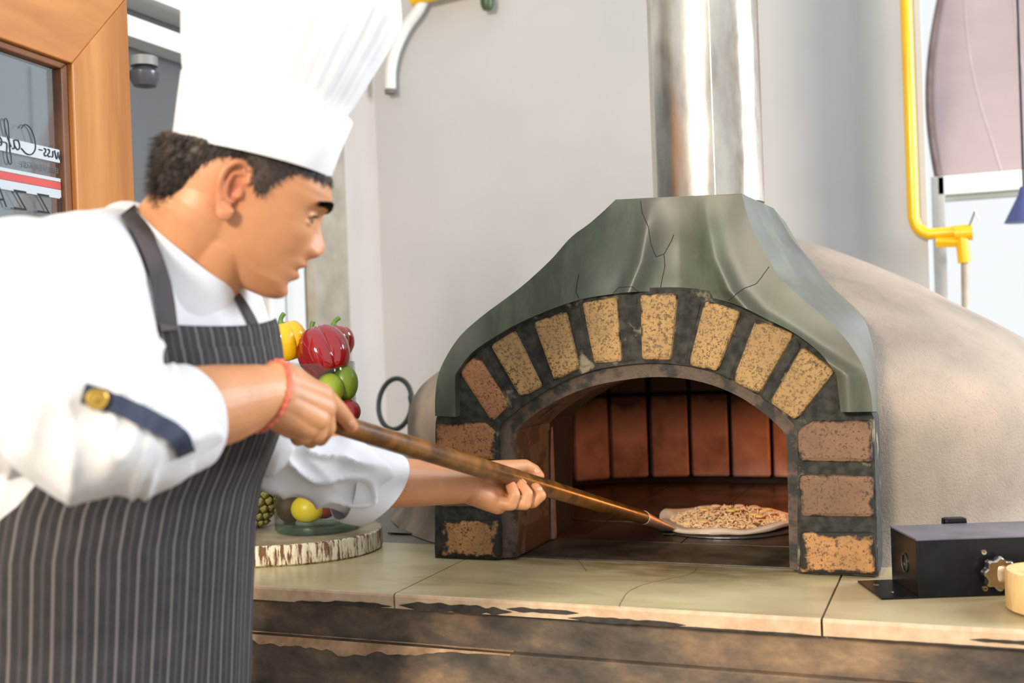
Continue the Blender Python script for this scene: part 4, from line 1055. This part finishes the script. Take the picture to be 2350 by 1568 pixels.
# eyelids
for sg in (1, -1):
    ea, ec = head_surf(38, 0, 0)[0], 58
    fa = [h for h in (head_surf(38, t_/200*PI/2) for t_ in range(200)) if abs(h[1]-58) < 2]; ea = fa[0][0] if fa else 120
    eyec = hp3(ea-16, 36, sg*56)
    for zz, rr in ((1, .0036), (-1, .0030)):
        P = [hp3(ea-16+24*math.cos(x)*math.cos(.35), 36+zz*(5+7*math.cos(x)), sg*(56+27*math.sin(x))) for x in [-1.15+2.3*i/12 for i in range(13)]]
        limb(acc, [(p, rr*.85) for p in P], 8)
    if sg == 1: eye_near = eyec, ea
    else: eye_far = eyec, ea
acc_head = acc; acc = ([], [])
# torso and limbs hidden under the clothes, near (right) arm
TA = math.radians(-30); tf = (CR*math.cos(TA)+CF*math.sin(TA)); tf.z = 0; tf.normalize(); ts = Vector((tf.y, -tf.x, 0))
if ts.dot(CF) > 0: ts = -ts
# slices: py, cx, depth, half front-back, half lateral
TS = [(500, 262, 1.40, .045, .07), (540, 268, 1.41, .085, .13), (590, 272, 1.42, .115, .165), (660, 278, 1.43, .135, .19), (760, 288, 1.44, .150, .20), (900, 306, 1.45, .155, .195), (1000, 300, 1.46, .157, .19), (1060, 278, 1.465, .157, .19), (1130, 252, 1.475, .156, .19), (1220, 238, 1.48, .155, .19), (1400, 232, 1.50, .155, .195), (1600, 228, 1.50, .150, .20), (1800, 228, 1.50, .14, .19)]
def tslice(py):
    cx, d, hf, hl = (interp(TS, py, k) for k in (1, 2, 3, 4)); return at(cx, py, d), hf, hl
def tpt(py, th, off=0):
    c_, hf, hl = tslice(py); e = 2.3; ct, st = math.cos(th), math.sin(th)
    x = (hf+off)*math.copysign(abs(ct)**(2/e), ct); y = (hl+off)*math.copysign(abs(st)**(2/e), st)
    p = c_+tf*x+ts*y; p.z = c_.z; return p
def torso_vf(y0, y1, off, n=60, m=40):
    V, F = [], []
    for i in range(m+1):
        py = y0+(y1-y0)*i/m
        for k in range(n): V.append(tpt(py, 2*PI*k/n, off))
    for i in range(m):
        for k in range(n): F.append((i*n+k, i*n+(k+1) % n, (i+1)*n+(k+1) % n, (i+1)*n+k))
    F.append(tuple(range(n))); F.append(tuple(range(m*n, m*n+n))[::-1]); return V, F
acc_c = ([], []); addVF(acc_c, torso_vf(560, 1650, -.018))
hipc = tslice(1560)[0]
sh_n = at(135, 655, 1.20); el_n = at(185, 975, 1.13); wr_n = at(617, 905, 1.345)
limb(acc_c, [(sh_n, .052), (el_n, .046), (at(330, 960, 1.19), .048)])
limb(acc, [(at(320, 960, 1.185), .046), (at(400, 948, 1.23), .050), (at(510, 925, 1.29), .045), (at(585, 908, 1.33), .0375), (wr_n, .0345)], 28)
limb(acc, [(at(400, 965, 1.24), .046), (at(520, 940, 1.30), .040), (at(600, 915, 1.345), .033)], 24)
# near hand: back of the hand, metacarpals, fingers
MC = {'i': (738, 908, 1.405), 'm': (742, 936, 1.395), 'r': (728, 962, 1.385), 'p': (706, 982, 1.38)}
for k, r in (('i', .0185), ('m', .0195), ('r', .0185), ('p', .0165)):
    w_ = {'i': (632, 876, 1.35), 'm': (632, 896, 1.345), 'r': (634, 918, 1.345), 'p': (638, 938, 1.35)}[k]
    limb(acc, [(at(*w_), .024), (at(*MC[k]), r*.86)], 18)
limb(acc, [(at(650, 885, 1.37), .030), (at(705, 915, 1.40), .026)], 18)
limb(acc, [(at(630, 940, 1.36), .024), (at(672, 968, 1.385), .022), (at(690, 985, 1.40), .014)], 18)
limb(acc, [(at(*MC['i']), .0145), (at(776, 941, 1.437), .0118), (at(795, 963, 1.453), .0105), (at(806, 978, 1.462), .0092)], 16)
limb(acc, [(at(*MC['m']), .0140), (at(750, 982, 1.405), .0118), (at(735, 1006, 1.445), .0108), (at(714, 996, 1.475), .0095)], 16)
limb(acc, [(at(*MC['r']), .0135), (at(728, 996, 1.392), .0115), (at(712, 1012, 1.43), .0105), (at(695, 998, 1.46), .0092)], 16)
limb(acc, [(at(*MC['p']), .0120), (at(700, 1002, 1.385), .0105), (at(684, 1008, 1.415), .0095), (at(672, 990, 1.44), .0085)], 16)
limb(acc, [(at(645, 880, 1.39), .019), (at(690, 893, 1.44), .0145), (at(735, 925, 1.485), .0125), (at(770, 950, 1.50), .0105)], 16)
# far (left) arm and hand
sh_f = at(455, 700, 1.58); el_f = at(660, 1075, 1.66)
limb(acc_c, [(sh_f, .045), (el_f, .034), (at(770, 1092, 1.70), .034)])
limb(acc, [(at(765, 1092, 1.70), .034), (at(800, 1096, 1.712), .039), (at(880, 1106, 1.745), .0415), (at(980, 1110, 1.79), .036), (at(1050, 1112, 1.825), .0315), (at(1075, 1112, 1.84), .0305)], 28)
# palm
limb(acc, [(at(1078, 1102, 1.85), .027), (at(1128, 1112, 1.90), .026)], 18); limb(acc, [(at(1082, 1124, 1.835), .025), (at(1130, 1142, 1.855), .025)], 18)
limb(acc, [(at(1090, 1132, 1.83), .021), (at(1142, 1158, 1.84), .0165)], 18); limb(acc, [(at(1120, 1128, 1.86), .026), (at(1160, 1142, 1.875), .0175)], 18)
limb(acc, [(at(1135, 1130, 1.88), .021), (at(1165, 1135, 1.90), .016)], 18)
limb(acc, [(at(1140, 1154, 1.838), .0140), (at(1172, 1158, 1.828), .0105), (at(1181, 1136, 1.826), .0096), (at(1172, 1114, 1.838), .0090)], 16)
limb(acc, [(at(1156, 1150, 1.852), .0135), (at(1204, 1156, 1.838), .0110), (at(1210, 1133, 1.838), .0098), (at(1194, 1112, 1.850), .0092)], 16)
limb(acc, [(at(1168, 1144, 1.868), .0130), (at(1222, 1152, 1.856), .0110), (at(1240, 1138, 1.856), .0100), (at(1229, 1121, 1.868), .0096)], 16)
limb(acc, [(at(1165, 1128, 1.90), .0130), (at(1222, 1130, 1.925), .0110), (at(1240, 1125, 1.945), .0100), (at(1236, 1108, 1.965), .009)], 16)
limb(acc, [(at(1090, 1092, 1.865), .024), (at(1148, 1078, 1.915), .0165), (at(1205, 1070, 1.955), .0120), (at(1226, 1080, 1.960), .0108), (at(1238, 1093, 1.955), .0092)], 16)
# legs
for sg in (1, -1):
    hp_j = hipc+ts*sg*.085; kn_ = Vector((hp_j.x, hp_j.y, .50))+tf*.03; an_ = Vector((hp_j.x, hp_j.y, .10))-tf*.02
    hp_j.z = .90; limb(acc_c, [(hp_j, .085), (kn_, .055), (an_, .040)], 24)
    limb(acc_c, [(an_+Vector((0, 0, -.04)), .035), (an_+tf*.12+Vector((0, 0, -.07)), .026)], 16)
m1, m2, m3 = fuse(acc_head, .0017, 5, .5), fuse(acc, .0019, 4, .5), fuse(acc_c, .006, 3)
V, F = [], []
for m_ in (m1, m2, m3): addVF((V, F), ([v_.co.copy() for v_ in m_.vertices], [tuple(p.vertices) for p in m_.polygons]))
body_me = mesh('body', V, F)
for p in body_me.polygons: p.use_smooth = True
ca = body_me.attributes.new('tint', 'FLOAT_COLOR', 'POINT')
lip_u, lip_l = hp3(178, -68, 0), hp3(172, -97, 0); earp = hp3(-64, 22, 125); nosep = hp3(196, -14, 10)
earin = [hp3(-56, 20, 118), hp3(-58, 34, 118), hp3(-50, 4, 118)]
browp = smoothpath([hp3(168-6, 76, 18), hp3(170-8, 84, 38), hp3(160-8, 84, 60), hp3(140-6, 74, 84)], 4)
tips = [at(806, 975, 1.455), at(1172, 1112, 1.832), at(1194, 1110, 1.845), at(1229, 1119, 1.86), at(1238, 1090, 1.955)]
chin = hp3(160, -130, 0); tst = hp3(150, -60, 40)
buf = [1.0]*(4*len(body_me.vertices))
for i, v_ in enumerate(body_me.vertices):
    p = v_.co; r, g, b = 1, 1, 1
    rel = p-HC; hb_ = rel.dot(up)/S_; ha = rel.dot(fw)/S_; hc_ = rel.dot(sd)/S_
    if rel.length < .25:
        m = math.exp(-((hb_+68)/9)**2)*math.exp(-(hc_/34)**4)+math.exp(-((hb_+96)/11)**2)*math.exp(-(hc_/30)**4)
        if ha > 120: r, g, b = r-.10*m, g-.34*m, b-.28*m
        m = math.exp(-((hb_+83)/3.2)**2)*math.exp(-(hc_/44)**4)
        if ha > 120: r, g, b = r-.6*m, g-.7*m, b-.7*m
        m = math.exp(-((hb_-22)/60)**4)*math.exp(-((ha+62)/36)**4) if abs(hc_) > 100 else 0
        r, g, b = r-.02*m, g-.22*m, b-.24*m
        for q in earin:
            m = math.exp(-((p-q).length/.0055)**2); r, g, b = r-.45*m, g-.6*m, b-.6*m
        m = math.exp(-((hb_+110)/38)**2)*(1 if ha > 60 else max(0, ha/60))*.5   # beard shadow (stubble)
        r, g, b = r-.18*m, g-.16*m, b-.12*m
        m = math.exp(-((p-nosep).length/.02)**2); g, b = g-.10*m, b-.10*m
    for q in tips:
        m = math.exp(-((p-q).length/.012)**2); g, b = g-.12*m, b-.08*m
    buf[4*i:4*i+3] = [max(0, r), max(0, g), max(0, b)]
ca.data.foreach_set('color', buf)
body = ob('body', body_me, M_skin, man)
bb = bvh_of(body_me)
# eyes, lashes, brows, nails
M_eye = NT('eye'); M_eyem = M_eye.set(lin((150, 130, 118)), .15)
M_iris = NT('iris').set(lin((40, 26, 18)), .1); M_hairm = noisy('black_hair', (26, 22, 20), (58, 48, 42), 60, .55, .2, 400)
for (ec_, ea) in (eye_near, eye_far):
    e = ob('eyeball', mesh('e', *sphere(ec_+fw*.001, .0118, 20)), M_eyem, man, True)
    gz = (fw*.93-up*.35).normalized()
    ob('iris', mesh('i', *sphere(ec_+fw*.001+gz*.0080, .0058, 14)), M_iris, e, True)
for sg, (ec_, ea) in ((1, eye_near), (-1, eye_far)):
    P = [hp3(ea-16+27.5*math.cos(x)*math.cos(.3), 36+(5.5+6*math.cos(x)), sg*(56+27*math.sin(x))) for x in [-1.0+2.0*i/10 for i in range(11)]]
    ob('eyelashes', mesh('l', *tube([q+fw*.0014 for q in P], .0021, 6)), M_hairm, man, True)
    V, F = [], []; rb = random.Random(5)
    for k in range(800):
        u_ = rb.random(); base = (176-20*u_**1.5*1.6, 72+13*math.sin(u_*PI*.8)-4*u_+rb.uniform(-13, 9)*(1-.5*u_), sg*(14+72*u_))
        o_ = hp3(*base)+fw*.04; hit = bb.ray_cast(o_, -fw)
        if hit[0] is None: continue
        p = hit[0]; d_ = (sd*sg*(.6+.3*u_)+up*rb.uniform(.1, .7)*(1-u_)).normalized(); nn = hit[1]
        w_ = nn.cross(d_).normalized()*.0005; L_ = rb.uniform(.005, .009); i0 = len(V)
        V += [p-w_, p+w_, p+d_*L_*.6+nn*.0016+w_*.7, p+d_*L_*.6+nn*.0016-w_*.7, p+d_*L_+nn*.001]; F += [(i0, i0+1, i0+2, i0+3), (i0+3, i0+2, i0+4)]
    ob('eyebrow', mesh('eb', V, F), M_hairm, man)
# hair
HL = [(-230, -98), (-205, -98), (-180, -104), (-160, -92), (-148, -98), (-138, -72), (-126, -38), (-107, 7), (-88, 50), (-60, 78), (-47, 84), (-7, 92), (8, 64), (22, 46), (36, 38), (50, 44), (60, 76), (83, 106), (105, 120), (135, 124), (160, 150)]
def inhair(a, b, c):
    ai = .94*a+.34*abs(c)*min(1, abs(c)/90); return b > interp(HL, ai)+5*noise.noise(Vector((a*.08, b*.08, 1)))
def hoff(a, b, c):
    ai = .94*a+.34*abs(c)*min(1, abs(c)/90); d_ = b-interp(HL, ai); back = min(1, max(0, (-ai-40)/120))
    return min(1, max(0, d_/40))*(5+15*back)+1.5
HL0, HL1 = at(401, 330, 1.40), at(757, 407, 1.40); HP0 = (HL0+HL1)/2; HAX = (HL1-HL0).normalized().cross(CF).normalized()
if HAX.z < 0: HAX = -HAX
V, F, ok = [], [], []; n1_, n2_ = 130, 170
for i in range(n1_+1):
    b = -112+350*i/n1_
    for k in range(n2_):
        th = 2*PI*k/n2_; a, c = head_surf(b, th, 0, False); h_ = inhair(a, b, c)
        if (hp3(a, b, c)-HP0).dot(HAX) > .004: h_ = False
        ok.append(h_)
        if b > -60: rr = math.hypot(a+20, c)
        else: rr = math.hypot(a+20, c)
        o_ = hoff(a, b, c) if h_ else -3
        o_ *= 1+.25*noise.noise(Vector((a*.05, b*.05, c*.05)))
        V.append(hp3(a+(a+20)/max(rr, 1)*o_, b, c+c/max(rr, 1)*o_))
for i in range(n1_):
    for k in range(n2_):
        f_ = (i*n2_+k, i*n2_+(k+1) % n2_, (i+1)*n2_+(k+1) % n2_, (i+1)*n2_+k)
        if sum(ok[x] for x in f_) >= 2: F.append(f_)
M_hair = noisy('hair_dark', (24, 20, 18), (74, 60, 50), 26, .6, .5, 180, stretch=(1, 1, .4))
hme_ = mesh('hair', V, F); ns = len(F)
VV, FF = [list(V)], [list(F)]; V2, F2 = list(V), list(F); rb = random.Random(9)
for k in range(22000):
    i = rb.randrange(n1_); kk = rb.randrange(n2_); ix = i*n2_+kk
    if not ok[ix]: continue
    b = -112+350*i/n1_
    if b > 175: continue
    th = 2*PI*kk/n2_; a, c = head_surf(b, th, 0, False)
    ai = .94*a+.34*abs(c); back = min(1, max(0, (-ai-40)/120)); p = V[ix]
    out = (fw*(a+20)+sd*c).normalized(); d_ = (-up*.8+fw*(.25 if ai > 20 else -.15)+out*(.35+.3*back)+Vector((rb.uniform(-.35, .35) for _ in range(3)))).normalized()
    L_ = rb.uniform(.005, .010)*(1+.6*back); w_ = out.cross(d_).normalized()*.00055; i0 = len(V2)
    V2 += [p-w_-out*.001, p+w_-out*.001, p+d_*L_*.6+w_*.8, p+d_*L_*.6-w_*.8, p+d_*L_-out*.0005]; F2 += [(i0, i0+1, i0+2, i0+3), (i0+3, i0+2, i0+4)]
ob('hair', mesh('hair', V2, F2), M_hair, man, True)
# ---- hat
hb_l, hb_r = at(401, 330, 1.40), at(757, 407, 1.40)
hc0 = (hb_l+hb_r)/2; hx = (hb_r-hb_l); hR = hx.length/2; hx.normalize()
hax = (hx.cross(CF)).normalized(); 
if hax.z < 0: hax = -hax
hy = hax.cross(hx).normalized(); hR2 = hR*.93
def hat_ring(r1, r2, z, n, pl=0, npl=38, ph=0, sx=0, dz=None):
    out = []
    for k in range(n):
        a = 2*PI*k/n; m = 1+pl*(abs(((a*npl/(2*PI)+ph) % 1)-.5)*2-.5)
        out.append(hc0+hx*(r1*m*math.cos(a)+sx)+hy*(r2*m*math.sin(a))+hax*(z+(dz(a) if dz else 0)))
    return out
def loft(rings):
    V, F = [], []; n = len(rings[0])
    for r in rings: V += r
    for i in range(len(rings)-1):
        for k in range(n): F.append((i*n+k, i*n+(k+1) % n, (i+1)*n+(k+1) % n, (i+1)*n+k))
    return V, F
n = 304
hat = ob('chef_hat', mesh('hat', *loft([hat_ring(hR*k, hR2*k, z, n, pl, 38, 0, sx) for k, z, pl, sx in
      ((1.0, .060, .0, 0), (1.0, .075, .004, .0), (1.08, .095, .016, .001), (1.18, .13, .022, .003), (1.29, .17, .024, .006), (1.345, .198, .026, .008), (1.36, .212, .026, .009), (1.33, .232, .03, .006), (1.22, .262, .04, .0), (1.0, .280, .05, 0), (.7, .288, .06, 0), (.3, .290, .05, 0), (.02, .290, 0, 0))])), M_paper, man, False)
for p in hat.data.polygons: p.use_smooth = True
ob('hat_band', mesh('band', *loft([hat_ring(hR*k, hR2*k, z, 96, 0, 1, 0, sx, (lambda a, s=s: -.006*math.cos(a)*s)) for k, z, sx, s in ((.985, .0, 0, 0), (.995, -.0005, 0, 0), (1.0, .0005, 0, 0), (1.045, .04, .001, .5), (1.095, .079, .003, 1), (1.09, .081, .003, 1), (1.07, .079, .003, 1))])), M_paper, hat, True)
# ---- jacket
acc = ([], [])
addVF(acc, torso_vf(500, 1640, 0))
limb(acc, [(at(262, 590, 1.36), .058), (at(215, 600, 1.30), .058), (at(150, 655, 1.215), .078)], 28)
limb(acc, [(at(300, 575, 1.40), .058), (at(330, 620, 1.44), .062)], 24)
limb(acc, [(at(330, 640, 1.46), .07), (at(440, 720, 1.56), .072)], 24)
limb(acc, [(at(145, 665, 1.21), .082), (at(150, 790, 1.165), .088), (at(175, 900, 1.14), .084), (at(205, 975, 1.14), .078)], 32)
limb(acc, [(at(60, 700, 1.28), .10), (at(70, 900, 1.32), .10)], 28)
limb(acc, [(at(205, 975, 1.14), .078), (at(300, 985, 1.175), .070), (at(372, 975, 1.205), .062)], 32)
limb(acc, [(at(250, 1000, 1.15), .066), (at(350, 1035, 1.19), .050)], 28)
limb(acc, [(at(440, 720, 1.56), .074), (at(560, 930, 1.60), .064), (at(640, 1050, 1.645), .050), (at(740, 1078, 1.685), .052), (at(815, 1098, 1.715), .056)], 28)
jme = fuse(acc, .0045, 8, .6)
# cloth folds
jn = [v_.normal.copy() for v_ in jme.vertices]
for v_ in jme.vertices:
    p = v_.co.copy(); n_ = jn[v_.index]
    q = Vector((p.x*1.0, p.y*1.0, p.z*.8))
    d_ = .0065*noise.noise(q*9+Vector((3, 0, 1)))+.0035*(1-abs(noise.noise(Vector((p.x*16+p.z*9, p.y*12, p.z*10)))))**3*1.0
    cam_r = p-CAM; dz = cam_r.dot(CF); px = W/2+FP*cam_r.dot(CR)/dz; py = H/2+FP*cam_r.dot(CDn)/dz
    if dz > 1.6 and py > 950 and px > 560: d_ += .014*((1-abs(noise.noise(Vector((px*.0085+py*.005, py*.015-px*.006, 2)))))**5)-.006
    if dz < 1.32 and py > 780: d_ += .0095*(1-abs(noise.noise(Vector((px*.012+py*.002, py*.004, 5)))))**5-.004
    v_.co = p+n_*d_
jme.update()
jacket = ob('jacket', jme, M_cloth, man, True)
jb = bvh_of(jme)
def pxproj(px, py, bv, off=0, d0=.5):
    r = ray(px, py).normalized(); hit = bv.ray_cast(CAM, r)
    return (hit[0]+hit[1]*off) if hit[0] else None
# rolled cuffs
def cuff(name, c0, c1, r0, r1, rin, tiltv=None, parent=None):
    c0, c1 = Vector(c0), Vector(c1); ax = (c1-c0).normalized(); s, u = frame(ax); n = 72; rings = []
    for z, r in ((0, r0*.97), (.0, r0*1.0), (.33, r0*1.02+.001), (.66, (r0+r1)/2*1.02), (.97, r1), (1.0, r1-.001), (.985, r1-.004), (.6, r1-.006), (.2, rin)):
        c_ = c0.lerp(c1, z); ring_ = []
        for k in range(n):
            a = 2*PI*k/n; sh_ = (tiltv.dot(s*math.cos(a)+u*math.sin(a))*(z-.3) if tiltv else 0)
            rr = r*(1+.022*noise.noise(Vector((math.cos(a)*2, math.sin(a)*2, z*3))))
            ring_.append(c_+(s*math.cos(a)+u*math.sin(a))*rr+ax*sh_)
        rings.append(ring_)
    return ob(name, mesh(name, *loft(rings)), M_cloth, parent, True)
cuff('rolled_cuff', at(330, 985, 1.19), at(432, 957, 1.245), .0625, .0600, .045, None, jacket)
cuff('rolled_cuff', at(785, 1104, 1.712), at(868, 1124, 1.745), .0600, .0610, .045, (CR*.020*1.0+CDn*-.030), jacket)
# navy strap with gold button on the near sleeve
M_navy = noisy('navy_strap', (36, 42, 60), (48, 56, 78), 30, .75, .2, 300)
cs = [(188, 902), (240, 918), (290, 940), (340, 965), (385, 990), (412, 1015), (424, 1040)]
def strip(name, cl, wpx, mat, parent, bvh, off=.003, sub=6, th=.0018, d0=None):
    P = smoothpath([(a, b, 0) for a, b in cl], sub); V, F = [], []; m = len(P)
    last = None
    for i, p in enumerate(P):
        t_ = (P[min(i+1, m-1)]-P[max(i-1, 0)]).normalized(); nn = Vector((-t_.y, t_.x, 0)); w_ = wpx if isinstance(wpx, (int, float)) else wpx[0]+(wpx[1]-wpx[0])*i/(m-1)
        row = []
        for k in (-1, -.5, 0, .5, 1):
            q = p+nn*w_/2*k; h_ = pxproj(q.x, q.y, bvh, off); row.append(h_)
        if any(x is None for x in row):
            g_ = [x for x in row if x is not None]
            if not g_: continue
            row = [x if x is not None else g_[0] for x in row]
        V += row+[row[-1]-Vector(ray(p.x, p.y))*(-th), row[0]+Vector(ray(p.x, p.y))*th]
    n_ = 7; m = len(V)//n_
    for i in range(m-1):
        for k in range(n_): F.append((i*n_+k, i*n_+(k+1) % n_, (i+1)*n_+(k+1) % n_, (i+1)*n_+k))
    F.append(tuple(range(n_))); F.append(tuple(range((m-1)*n_, m*n_))[::-1])
    bm = bmesh.new(); me = mesh(name, V, F); bm.from_mesh(me); bmesh.ops.recalc_face_normals(bm, faces=bm.faces); bm.to_mesh(me); bm.free()
    return ob(name, me, mat, parent, True)
strip('sleeve_strap', cs, 46, M_navy, jacket, jb, .0035)
bp = pxproj(219, 914, jb, .0075)
if bp is not None:
    nb_ = jb.find_nearest(bp)[1].lerp((CAM-bp).normalized(), .5).normalized(); s, u = frame(nb_); V, F = [], []
    rings = [[bp+nb_*z+(s*math.cos(2*PI*k/24)+u*math.sin(2*PI*k/24))*r for k in range(24)] for r, z in ((.0100, -.003), (.0104, .002), (.0088, .0036), (.007, .003), (.001, .0045))]
    ob('gold_button', mesh('b', *loft(rings)), noisy('gold', (190, 150, 60), (214, 176, 90), 40, .35, .1, metal=.9), jacket, True)
# collar
def ringc(c_, rx, ry, nrm, xdir, n=64):
    nrm = nrm.normalized(); x = (xdir-xdir.dot(nrm)*nrm).normalized(); y = nrm.cross(x); return [c_+x*rx*math.cos(2*PI*k/n)+y*ry*math.sin(2*PI*k/n) for k in range(n)]
kt = at(428, 568, 1.405); xdir = (at(545, 668, 1.40)-at(312, 470, 1.40)).normalized()
nrm = (xdir.cross(CF)).normalized(); nrm = nrm if nrm.z > 0 else -nrm
kb = kt-nrm*.050+CDn*.012
rings = [ringc(kb-nrm*.012, .100, .098, nrm, xdir), ringc(kt-nrm*.02, .090, .082, nrm, xdir), ringc(kt, .0835, .074, nrm, xdir), ringc(kt+nrm*.0015, .082, .0725, nrm, xdir), ringc(kt-nrm*.001, .0795, .070, nrm, xdir), ringc(kt-nrm*.03, .080, .074, nrm, xdir)]
ob('collar', mesh('collar', *loft(rings)), M_cloth, jacket, True)
# ---- apron
t = NT('pinstripe'); uv = t.n('ShaderNodeUVMap'); sx = t.n('ShaderNodeSeparateXYZ'); t.link(uv.outputs[0], sx.inputs[0])
fr1 = t.math('FRACT', t.math('MULTIPLY', sx.outputs[0], 1/.0235)); d1_ = t.math('ABSOLUTE', t.math('SUBTRACT', fr1, .5))
fr2 = t.math('FRACT', t.math('ADD', t.math('MULTIPLY', sx.outputs[0], 1/.0235), .5)); d2_ = t.math('ABSOLUTE', t.math('SUBTRACT', fr2, .5))
s1_ = t.ramp(d1_, [(.045, (1, 1, 1)), (.085, (0, 0, 0))]); s2_ = t.ramp(d2_, [(.04, (.55, .55, .55)), (.10, (0, 0, 0))])
base_c = t.ramp(t.noise(t.mapped(), 40, 3), [(.3, lin((34, 32, 34))), (.7, lin((46, 43, 45)))])
c = t.mix(s1_, base_c, lin((104, 98, 98))); c = t.mix(s2_, c, lin((84, 78, 80)))
t.bump(t.noise(t.mapped(), 400, 2), .15, .0006); M_apron = t.set(c, .85)
def aedge(py):   # near-side edge angle of the apron
    return math.radians(interp([(735, 33), (790, 34), (850, 42), (950, 58), (1050, 64), (1110, 70), (1260, 103), (1400, 128), (1600, 150)], py))
def fedge(py): return math.radians(-interp([(735, 38), (790, 44), (900, 62), (1100, 88), (1300, 110), (1600, 120)], py))
V, F, UV = [], [], []; nu, nv = 110, 70
for j in range(nv+1):
    py = 742+(1900-742)*j/nv; e0, e1 = fedge(py), aedge(py); arc = 0; prev = None
    base = None; row = []
    for i in range(nu+1):
        th = e0+(e1-e0)*i/nu; off = .011+.004*noise.noise(Vector((th*4, py*.002, 0)))*min(1, (py-700)/300)
        p = tpt(py, th, off)
        if py < 800: p = p+Vector((0, 0, -.010*math.sin(PI*i/nu)))
        hit = jb.find_nearest(p)
        # keep clear of the jacket surface
        c_ = tslice(py)[0]; d_ = Vector((p.x-c_.x, p.y-c_.y, 0)); L_ = d_.length; d_.normalize()
        row.append((p, th))
    # arc length measured from the front centre line
    def arc_(th):
        m_n = 24; q0 = tpt(py, 0, .011); L_ = 0
        for q_ in range(1, m_n+1):
            q1 = tpt(py, th*q_/m_n, .011); L_ += (q1-q0).length; q0 = q1
        return math.copysign(L_, th)
    s = [arc_(r_[1]) for r_ in row]
    for i in range(nu+1): V.append(row[i][0]); UV.append((s[i]*(1 if py > 0 else 1), py/1000))
for j in range(nv):
    for i in range(nu): a = j*(nu+1)+i; F.append((a, a+1, a+nu+2, a+nu+1))
ame = mesh('apron', V, F); ul = ame.uv_layers.new(name='UVMap')
for lp_ in ame.loops: ul.data[lp_.index].uv = UV[lp_.vertex_index]
apron = ob('apron', ame, M_apron, man, True); m_ = apron.modifiers.new('t', 'SOLIDIFY'); m_.thickness = .003; m_.offset = 1
strip('neck_strap', [(290, 488), (318, 530), (345, 590), (365, 650), (375, 700), (382, 760)], (44, 44), M_apron, apron, jb, .004)
acc2 = ([], [])
ab = bvh_of(ame)
strip('neck_strap', [(533, 672), (556, 705), (580, 750), (603, 812)], (16, 20), M_apron, apron, jb, .004)
# trousers and shoes
acc = ([], [])
for sg in (1, -1):
    hp_j = hipc+ts*sg*.085; hp_j.z = .92; kn_ = Vector((hp_j.x, hp_j.y, .50))+tf*.03; an_ = Vector((hp_j.x, hp_j.y, .12))-tf*.02
    limb(acc, [(hp_j, .098), (kn_, .078), (an_, .068)], 28)
tro = ob('trousers', fuse(acc, .008, 4), noisy('black_trousers', (24, 24, 26), (34, 34, 38), 20, .85, .2), man)
for sg in (1, -1):
    f0 = hipc+ts*sg*.085; f0.z = .045; f0 = f0-tf*.05; acc = ([], []); limb(acc, [(f0, .045), (f0+tf*.10, .044), (f0+tf*.19-Vector((0, 0, .005)), .038)], 20)
    me = fuse(acc, .006, 2)
    for v_ in me.vertices: v_.co.z = max(v_.co.z, .001)
    ob('shoe', me, M_black, man)
# red braided bracelet
cb = at(620, 902, 1.345); axb = (at(690, 912, 1.39)-at(560, 905, 1.32)).normalized(); s, u = frame(axb)
P = []
for k in range(120):
    a = 2*PI*k/120; d_ = (s*math.cos(a)+u*math.sin(a)); o_ = cb+d_*.10+axb*(.010*math.sin(a)); hit = bb.ray_cast(o_, -d_)
    P.append((hit[0] if hit[0] else cb+d_*.036)+d_*.0022)
M_br = noisy('orange_red_cord', (186, 84, 68), (212, 118, 96), 60, .7, .3, 300)
br = ob('bracelet', mesh('br', *tube(P, [.0027+.0007*math.sin(k*2*PI*24/120*1.0) for k in range(120)], 8, closed=True)), M_br, man, True)
# nails
M_nail = NT('nail').set(lin((206, 150, 124)), .3)
for q, dd in (((806, 972), (.8, .6)), ((1182, 1106), (.2, -1)), ((1203, 1104), (.2, -1)), ((1238, 1122), (.5, -.8)), ((1232, 1081), (.7, .7))):
    h_ = pxproj(q[0], q[1], bb, .0002)
    if h_ is None: continue
    hit = bb.ray_cast(CAM, ray(*q).normalized()); nn = hit[1]; tt = (CR*dd[0]+CDn*dd[1]); tt = (tt-tt.dot(nn)*nn).normalized(); bt = nn.cross(tt)
    Mx = Matrix(((tt.x, bt.x, nn.x), (tt.y, bt.y, nn.y), (tt.z, bt.z, nn.z)))
    ob('fingernail', mesh('n', *sphere(h_, (.0058, .0042, .0010), 12, Mx)), M_nail, man, True)
